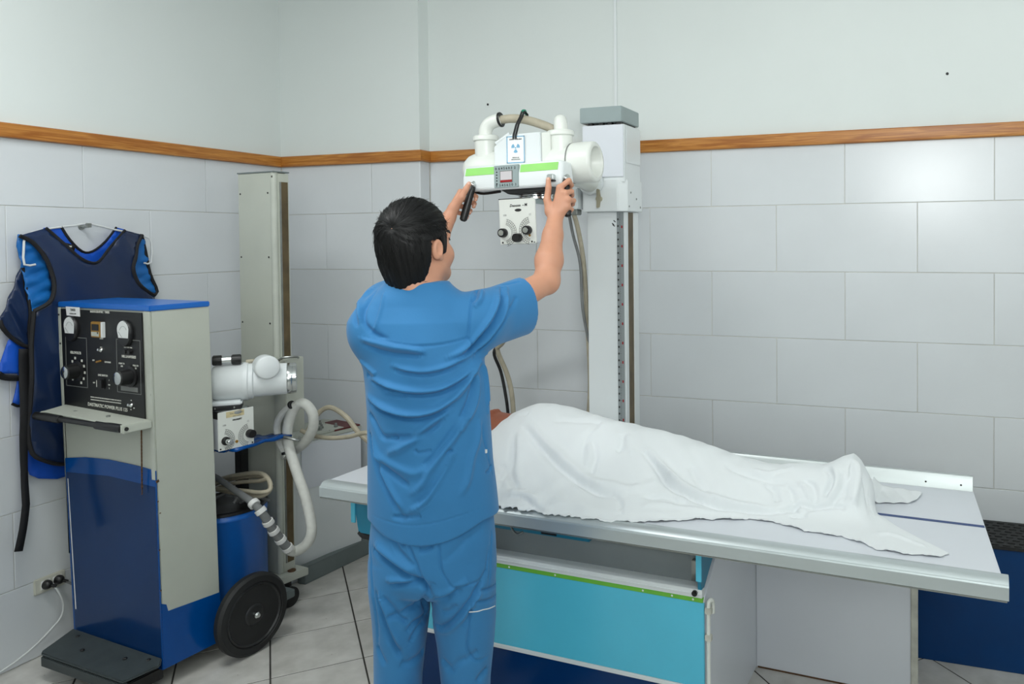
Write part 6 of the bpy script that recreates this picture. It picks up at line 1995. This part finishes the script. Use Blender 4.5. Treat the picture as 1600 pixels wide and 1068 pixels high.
# creases of the sheet
SHF = [
 ([[0.706,0.308,0.961],[0.78,0.263,0.924],[0.851,0.225,0.887],[0.918,0.194,0.858],[0.99,0.166,0.831],[1.059,0.148,0.813],[1.113,0.14,0.802],[1.164,0.145,0.799]],0.011,0.016,'groove'),
 ([[0.712,0.325,0.972],[0.797,0.276,0.931],[0.871,0.243,0.897],[0.947,0.211,0.865],[1.018,0.183,0.838],[1.071,0.169,0.822],[1.14,0.159,0.808]],0.006,0.018,'ridge'),
 ([[1.158,0.14,0.798],[1.19,0.119,0.786],[1.208,0.087,0.774]],0.004,0.008,'groove'),
 ([[1.172,0.325,0.909],[1.216,0.309,0.892],[1.264,0.279,0.862],[1.297,0.251,0.836],[1.329,0.237,0.819]],0.009,0.013,'groove'),
 ([[1.183,0.333,0.913],[1.252,0.297,0.877],[1.296,0.277,0.854],[1.344,0.266,0.833]],0.006,0.014,'ridge'),
 ([[0.989,0.318,0.929],[1.015,0.285,0.904],[1.031,0.257,0.883],[1.037,0.222,0.859],[1.047,0.192,0.838]],0.006,0.011,'groove'),
 ([[0.983,0.301,0.919],[1.012,0.261,0.889],[1.022,0.218,0.858]],0.004,0.014,'ridge'),
 ([[0.979,0.42,0.972],[0.969,0.359,0.954],[0.967,0.313,0.929],[0.983,0.254,0.888],[1.003,0.213,0.858]],0.004,0.014,'groove'),
 ([[1.081,0.382,0.949],[1.1,0.339,0.925],[1.101,0.294,0.898]],0.005,0.014,'groove'),
 ([[1.107,0.377,0.943],[1.132,0.331,0.917],[1.164,0.3,0.894]],0.004,0.014,'ridge'),
 ([[0.687,0.275,0.935],[0.723,0.209,0.887],[0.747,0.162,0.854],[0.764,0.126,0.831],[0.798,0.091,0.811],[0.835,0.07,0.8]],0.009,0.013,'groove'),
 ([[0.706,0.274,0.937],[0.739,0.21,0.888],[0.773,0.147,0.843],[0.81,0.104,0.817]],0.006,0.016,'ridge'),
 ([[0.697,0.156,0.85],[0.732,0.141,0.841],[0.749,0.092,0.813]],0.005,0.012,'groove'),
 ([[0.651,0.373,0.984],[0.669,0.36,0.984],[0.696,0.36,0.99]],0.004,0.008,'groove'),
 ([[0.799,0.035,0.778],[0.839,0.04,0.783],[0.879,0.037,0.778],[0.919,0.024,0.763],[0.964,0.009,0.755]],0.005,0.007,'groove'),
 ([[0.788,0.046,0.789],[0.833,0.057,0.795],[0.884,0.051,0.791],[0.935,0.036,0.773]],0.004,0.012,'ridge'),
 ([[0.81,0.354,0.978],[0.872,0.372,0.974],[0.942,0.393,0.971]],0.003,0.012,'groove'),
 ([[1.069,0.174,0.825],[1.122,0.179,0.821],[1.201,0.182,0.812],[1.237,0.204,0.818]],0.005,0.015,'ridge'),
 ([[1.255,0.159,0.793],[1.308,0.19,0.798],[1.369,0.2,0.79]],0.005,0.01,'groove'),
 ([[1.209,0.304,0.89],[1.265,0.276,0.86],[1.33,0.242,0.822],[1.4,0.228,0.796],[1.471,0.224,0.779],[1.545,0.232,0.769],[1.634,0.252,0.763],[1.714,0.279,0.768]],0.01,0.012,'groove'),
 ([[1.232,0.303,0.885],[1.32,0.268,0.841],[1.399,0.252,0.809],[1.484,0.252,0.789],[1.565,0.258,0.776],[1.656,0.272,0.77]],0.007,0.013,'ridge'),
 ([[1.364,0.331,0.87],[1.399,0.293,0.835],[1.446,0.26,0.802]],0.005,0.012,'groove'),
 ([[1.269,0.285,0.865],[1.301,0.26,0.841],[1.358,0.246,0.817]],0.004,0.012,'groove'),
 ([[1.479,0.382,0.868],[1.534,0.366,0.85],[1.618,0.368,0.837],[1.702,0.365,0.834]],0.005,0.012,'groove'),
 ([[1.571,0.387,0.855],[1.626,0.396,0.851],[1.676,0.419,0.86]],0.004,0.01,'ridge'),
 ([[1.622,0.355,0.828],[1.661,0.336,0.811],[1.682,0.301,0.784]],0.006,0.012,'groove'),
 ([[1.69,0.357,0.828],[1.721,0.338,0.81],[1.733,0.312,0.786]],0.006,0.012,'groove'),
 ([[1.755,0.37,0.838],[1.783,0.365,0.836],[1.8,0.34,0.812],[1.798,0.319,0.792]],0.006,0.01,'groove'),
 ([[1.727,0.373,0.841],[1.765,0.354,0.824],[1.784,0.323,0.795]],0.004,0.01,'ridge'),
 ([[1.816,0.424,0.884],[1.842,0.385,0.87],[1.843,0.361,0.844],[1.824,0.334,0.81]],0.008,0.01,'groove'),
 ([[1.841,0.412,0.89],[1.862,0.382,0.873],[1.86,0.355,0.841],[1.842,0.324,0.802]],0.007,0.011,'ridge'),
 ([[1.877,0.39,0.886],[1.885,0.362,0.855],[1.867,0.333,0.815],[1.85,0.314,0.793]],0.008,0.01,'groove'),
 ([[1.906,0.422,0.914],[1.905,0.379,0.879],[1.896,0.349,0.84],[1.887,0.324,0.807]],0.007,0.012,'groove'),
 ([[1.913,0.441,0.913],[1.928,0.398,0.876],[1.927,0.357,0.835],[1.919,0.322,0.799]],0.007,0.012,'ridge'),
 ([[1.931,0.428,0.888],[1.952,0.409,0.842],[1.967,0.37,0.796]],0.006,0.012,'groove'),
 ([[1.696,0.27,0.766],[1.73,0.294,0.775],[1.754,0.308,0.782],[1.806,0.308,0.783],[1.857,0.312,0.791],[1.908,0.311,0.792]],0.008,0.009,'groove'),
 ([[1.726,0.253,0.758],[1.762,0.268,0.761],[1.788,0.303,0.779]],0.004,0.007,'groove'),
 ([[1.702,0.246,0.758],[1.763,0.263,0.76]],0.003,0.007,'groove'),
 ([[1.263,0.119,0.777],[1.351,0.166,0.78],[1.481,0.195,0.766],[1.605,0.234,0.759]],0.004,0.015,'ridge'),
 ([[1.239,0.177,0.803],[1.345,0.182,0.787],[1.445,0.198,0.774],[1.543,0.213,0.762]],0.004,0.015,'groove'),
 ([[2.0,0.209,0.753],[2.051,0.229,0.753],[2.123,0.189,0.753]],0.003,0.01,'ridge')]


for pts, amp, w, kind in SHF:
    fold(SVt, SN, pts, amp * 2.0, w * 0.95, kind, disp=sd)
e_ = np.clip((SVt[:, 2] - SZ - 0.002) / 0.03, 0.0, 1)
X_, Y_ = SVt[:, 0], SVt[:, 1]
low = 0.0016 * np.sin(X_ * 23 + Y_ * 17 + 2 * np.sin(Y_ * 11)) + 0.0012 * np.sin(X_ * 41 - Y_ * 37 + 2 * np.sin(X_ * 13)) + 0.0008 * np.sin(X_ * 67 + Y_ * 71)
# gathers along the hem
hemd = np.clip(1 - (SVt[:, 1] - np.interp(X_, FX, FY)) / 0.09, 0, 1)
gather = 0.0028 * np.sin(X_ * 150 + 3 * np.sin(X_ * 19) + Y_ * 20) * hemd * np.clip((1.05 - X_) / 0.1, 0.12, 1)
edge = 0.004 * (np.sin(X_ * 61 + 1) * 0.5 + 0.5) * (hemd > 0.93)
SV2 = SVt + SN * (sd + low * (0.35 + e_))[:, None]
SV2[:, 2] += np.abs(gather) + edge
SV2[:, 2] = np.maximum(SV2[:, 2], SZ + 0.0022)
# the far corner of the sheet, lying flat behind the feet
fx, fy = np.linspace(1.945, 2.112, 40), np.linspace(0, 1, 26)
GX = np.repeat(fx[:, None], 26, 1)
y0 = np.interp(fx, [1.945, 1.98, 2.075, 2.098, 2.112], [0.505, 0.515, 0.549, 0.585, 0.66])
y1 = np.interp(fx, [1.945, 1.972, 2.05, 2.10, 2.112], [0.70, 0.706, 0.694, 0.684, 0.676])
GY = y0[:, None] + (y1 - y0)[:, None] * fy[None]
GZ = SZ + 0.003 + 0.0035 * np.abs(np.sin(GX * 60 + GY * 25)) + 0.03 * np.clip((1.975 - GX) / 0.03, 0, 1)
FV = np.stack([GX, GY, GZ], -1).reshape(-1, 3)
jj = np.arange(40 * 26).reshape(40, 26) + len(SV2)
FF = np.stack([jj[:-1, :-1], jj[1:, :-1], jj[1:, 1:], jj[:-1, 1:]], -1).reshape(-1, 4)
sme = np_mesh('bed_sheet', np.concatenate([SV2, FV]), np.concatenate([SF, FF]))
sheet = link_mesh('bed_sheet', sme, sheet_m, None, True, 180)
sheet.matrix_world = Matrix.Translation((TOV[0], TOV[1], 0)) @ Matrix.Rotation(TAZ, 4, 'Z')
tag(sheet, 'crumpled white sheet draped over the person on the table, its corner trailing to the end', 'sheet')
sm_ = sheet.modifiers.new('thickness', 'SOLIDIFY')
sm_.thickness = 0.002
sm_.offset = -1
# ---------------------------------------------------------------- lead aprons on a wire hanger (left wall)
from mathutils.geometry import delaunay_2d_cdt


def cloth_panel(name, outline, xfn, m, parent, th=0.006, step=0.018, closed_smooth=4):
    """cloth piece hanging in front of the left wall: outline in (y, z), xfn gives the distance from the wall"""
    P = [Vector((0, y, z)) for y, z in outline]
    b = []
    for i in range(len(P)):
        a, c = P[i], P[(i + 1) % len(P)]
        n = max(1, int((c - a).length / step))
        b += [a.lerp(c, k / n) for k in range(n)]
    pts = [Vector((p.y, p.z)) for p in b]
    ys, zs = [p[0] for p in pts], [p[1] for p in pts]
    edge = [(i, (i + 1) % len(pts)) for i in range(len(pts))]

    def inside(y, z):
        c = False
        for i, j in edge:
            (y0, z0), (y1, z1) = pts[i], pts[j]
            if (z0 > z) != (z1 > z) and y < (y1 - y0) * (z - z0) / (z1 - z0) + y0:
                c = not c
        return c
    y = min(ys) + step / 2
    row = 0
    while y < max(ys):
        z = min(zs) + step * (0.5 if row % 2 else 1.0)
        while z < max(zs):
            if inside(y, z) and min((Vector((y, z)) - q).length for q in pts) > step * 0.6:
                pts.append(Vector((y, z)))
            z += step
        y += step
        row += 1
    v, e, f, *_ = delaunay_2d_cdt(pts, edge, [], 1, 1e-6)
    mb = MB()
    vs = [mb.bm.verts.new((xfn(q[0], q[1]), q[0], q[1])) for q in v]
    for t in f:
        mb.bm.faces.new([vs[i] for i in t])
    o = mb.build(name, m, parent, smooth=True, angle=180)
    s = o.modifiers.new('thickness', 'SOLIDIFY')
    s.thickness = th
    s.offset = 0
    return o


def binding(name, line, xfn, parent, r=0.0085, lift=0.002):
    return MB().tube([(xfn(y, z) + lift, y, z) for y, z in line], r, 8, 3, 0.75).build(name, M['binding'], parent)


LB = (-1.19, 1.2)
# front apron -------------------------------------------------------
def xf(y, z):
    d = abs(y + 1.19)
    x = 0.088 - 0.13 * max(0, d - 0.10) ** 1.25 - 0.02 * max(0, 1.45 - z)
    x += 0.005 * math.sin(y * 46 + z * 24 + 2 * math.sin(z * 7)) * min(1, d * 6) + 0.004 * math.sin(y * 31 + z * 9) + 0.004 * math.sin(z * 17 - y * 14) * min(1, max(0, (1.7 - z) * 3))
    if z > 1.60:
        x -= 0.05 * (z - 1.60) / 0.12 * 0.35
    return max(x, 0.048)


body_l = [(-1.469, 1.689), (-1.43, 1.668), (-1.402, 1.633), (-1.382, 1.593), (-1.367, 1.54), (-1.362, 1.50), (-1.367, 1.46), (-1.384, 1.424), (-1.428, 1.395)]
side_l = [(-1.428, 1.395), (-1.439, 1.266), (-1.446, 1.15), (-1.450, 1.03), (-1.455, 0.92), (-1.443, 0.837), (-1.401, 0.798), (-1.343, 0.769), (-1.27, 0.757)]
neck = [(-1.375, 1.720), (-1.345, 1.690), (-1.304, 1.645), (-1.261, 1.599), (-1.216, 1.577), (-1.179, 1.583), (-1.12, 1.643), (-1.049, 1.714)]
arm_r = [(-0.967, 1.695), (-0.994, 1.651), (-1.021, 1.593), (-1.031, 1.554), (-1.023, 1.515), (-1.003, 1.475), (-0.962, 1.441), (-0.915, 1.419)]
side_r = [(-0.915, 1.419), (-0.93, 1.2), (-0.94, 0.95), (-0.96, 0.80), (-1.05, 0.762), (-1.15, 0.755), (-1.27, 0.757)]
apron = thing('lead_apron', 'navy vinyl lead apron with black binding on a wire hanger on the left wall', 'apron', (0, 0, 0))
outline = body_l + side_l[1:] + list(reversed(side_r))[1:] + list(reversed(arm_r))[1:] + list(reversed(neck))
cloth_panel('front_panel', outline, xf, M['lead_navy'], apron)
binding('armhole_binding', body_l, xf, apron)
binding('armhole_binding', arm_r, xf, apron)
binding('neck_binding', neck, xf, apron, 0.0075)
binding('hem_binding', side_l, xf, apron)
xb = lambda y, z: 0.036 + 0.003 * math.sin(y * 40 + z * 23)
cloth_panel('lining', [(-1.36, 1.722), (-1.295, 1.727), (-1.262, 1.672), (-1.215, 1.622), (-1.17, 1.622), (-1.11, 1.665), (-1.062, 1.727), (-1.02, 1.718), (-1.03, 1.50), (-1.19, 1.44), (-1.36, 1.50)], xb, M['lining'], apron, 0.004)
binding('lining_binding', [(-1.297, 1.728), (-1.264, 1.674), (-1.216, 1.625), (-1.170, 1.624), (-1.112, 1.667), (-1.062, 1.727)], xb, apron, 0.006)
xq = lambda y, z: 0.050 + 0.004 * math.sin(z * 95 + y * 25) + 0.003 * math.sin(z * 140 - y * 60)
cloth_panel('quilted_lining', [(-1.474, 1.662), (-1.462, 1.695), (-1.405, 1.69), (-1.352, 1.55), (-1.345, 1.47), (-1.36, 1.41), (-1.425, 1.385), (-1.44, 1.47), (-1.455, 1.56), (-1.464, 1.62)], xq, M['lining_teal'], apron, 0.004, 0.012)
cloth_panel('quilted_lining', [(-1.01, 1.66), (-0.975, 1.697), (-0.945, 1.690), (-0.932, 1.60), (-0.915, 1.50), (-0.885, 1.432), (-0.93, 1.425), (-1.02, 1.47), (-1.045, 1.56)], xq, M['lining_teal'], apron, 0.004, 0.012)
binding('armhole_binding', [(-0.955, 1.697), (-0.938, 1.62), (-0.922, 1.52), (-0.890, 1.436), (-0.925, 1.415)], xq, apron, 0.007)
xs_ = lambda y, z: 0.092
cloth_panel('shoulder_tab', [(-1.310, 1.664), (-1.262, 1.650), (-1.268, 1.628), (-1.317, 1.642)], lambda y, z: 0.07, M['binding'], apron, 0.004, 0.02)
MB().box((0.074, -1.287, 1.646), (0.002, 0.014, 0.006)).build('snap_mark', M['ink_white'], apron)
cloth_panel('strap', [(-1.476, 1.253), (-1.483, 1.08), (-1.486, 0.92), (-1.480, 0.78), (-1.483, 0.647), (-1.498, 0.56), (-1.515, 0.478), (-1.486, 0.470), (-1.470, 0.56), (-1.456, 0.645), (-1.455, 0.78), (-1.456, 0.92), (-1.445, 1.10), (-1.438, 1.248)],
            lambda y, z: 0.062 + 0.006 * math.sin(z * 14), M['binding'], apron, 0.004, 0.02)
# second apron behind ------------------------------------------------
vest = thing('lead_vest', 'blue-lined lead vest hanging behind the navy apron, its dark shoulder flap sticking out', 'vest', (0, 0, 0))
xv = lambda y, z: 0.040 + 0.045 * max(0, (1.57 - z)) * max(0, -1.43 - y) * 6 + 0.006 * math.sin((y * 2.2 + z) * 42)
flap = [(-1.452, 1.570), (-1.487, 1.476), (-1.532, 1.372), (-1.530, 1.345), (-1.491, 1.297), (-1.440, 1.256), (-1.425, 1.264), (-1.420, 1.394), (-1.434, 1.499)]
cloth_panel('shoulder_flap', flap, xv, M['lead_navy'], vest, 0.005, 0.012)
binding('flap_binding', [(-1.532, 1.368), (-1.528, 1.344), (-1.491, 1.297), (-1.440, 1.256), (-1.428, 1.30), (-1.428, 1.40), (-1.437, 1.50), (-1.450, 1.566)], xv, vest)
xw = lambda y, z: 0.030 + 0.004 * math.sin(y * 70 + z * 9)
cloth_panel('lining', [(-1.478, 1.31), (-1.500, 1.285), (-1.516, 1.231), (-1.535, 1.165), (-1.500, 1.160), (-1.440, 1.150), (-1.42, 1.27)], xw, M['lining'], vest, 0.004, 0.014)
binding('hem_binding', [(-1.537, 1.165), (-1.515, 1.148), (-1.485, 1.140), (-1.455, 1.135)], xw, vest, 0.013)
cloth_panel('back_panel', [(-1.460, 1.17), (-1.470, 1.10), (-1.486, 1.037), (-1.45, 1.03), (-1.446, 0.86), (-1.440, 0.79), (-1.425, 0.745), (-1.395, 0.722), (-1.325, 0.70), (-1.10, 0.70), (-1.0, 0.76), (-1.0, 1.17)],
            lambda y, z: 0.024 + 0.003 * math.sin(y * 50), M['lining'], vest, 0.005, 0.02)
binding('hem_binding', [(-1.487, 1.040), (-1.468, 1.028), (-1.45, 1.027)], lambda y, z: 0.026, vest, 0.006)
# hanger ---------------------------------------------------------------
hg = thing('wire_hanger', 'white wire clothes hanger on the wall carrying the lead apron', 'hanger', (0, 0, 0))
MB().tube([(0.066, -1.415, 1.577), (0.066, -1.455, 1.578), (0.066, -1.456, 1.640), (0.056, -1.44, 1.690), (0.045, -1.38, 1.712), (0.040, -1.289, 1.727), (0.036, -1.235, 1.733), (0.036, -1.18, 1.741), (0.042, -1.074, 1.717), (0.052, -0.99, 1.70), (0.058, -0.941, 1.686), (0.062, -0.918, 1.661), (0.062, -0.922, 1.570), (0.062, -0.956, 1.569)],
          0.0042, 8, 2).build('wire', M['wire_white'], hg)
hk = tag(MB().cyl((0.0005, -1.189, 1.728), (0.05, -1.189, 1.730), 0.006, n=12).cyl((0.0005, -1.189, 1.728), (0.006, -1.189, 1.728), 0.013, n=18).box((0.046, -1.189, 1.734), (0.010, 0.02, 0.018))
         .build('wall_hook', M['steel'], None, 0.001), 'small metal hook in the wall holding up the wire hanger', 'hook')
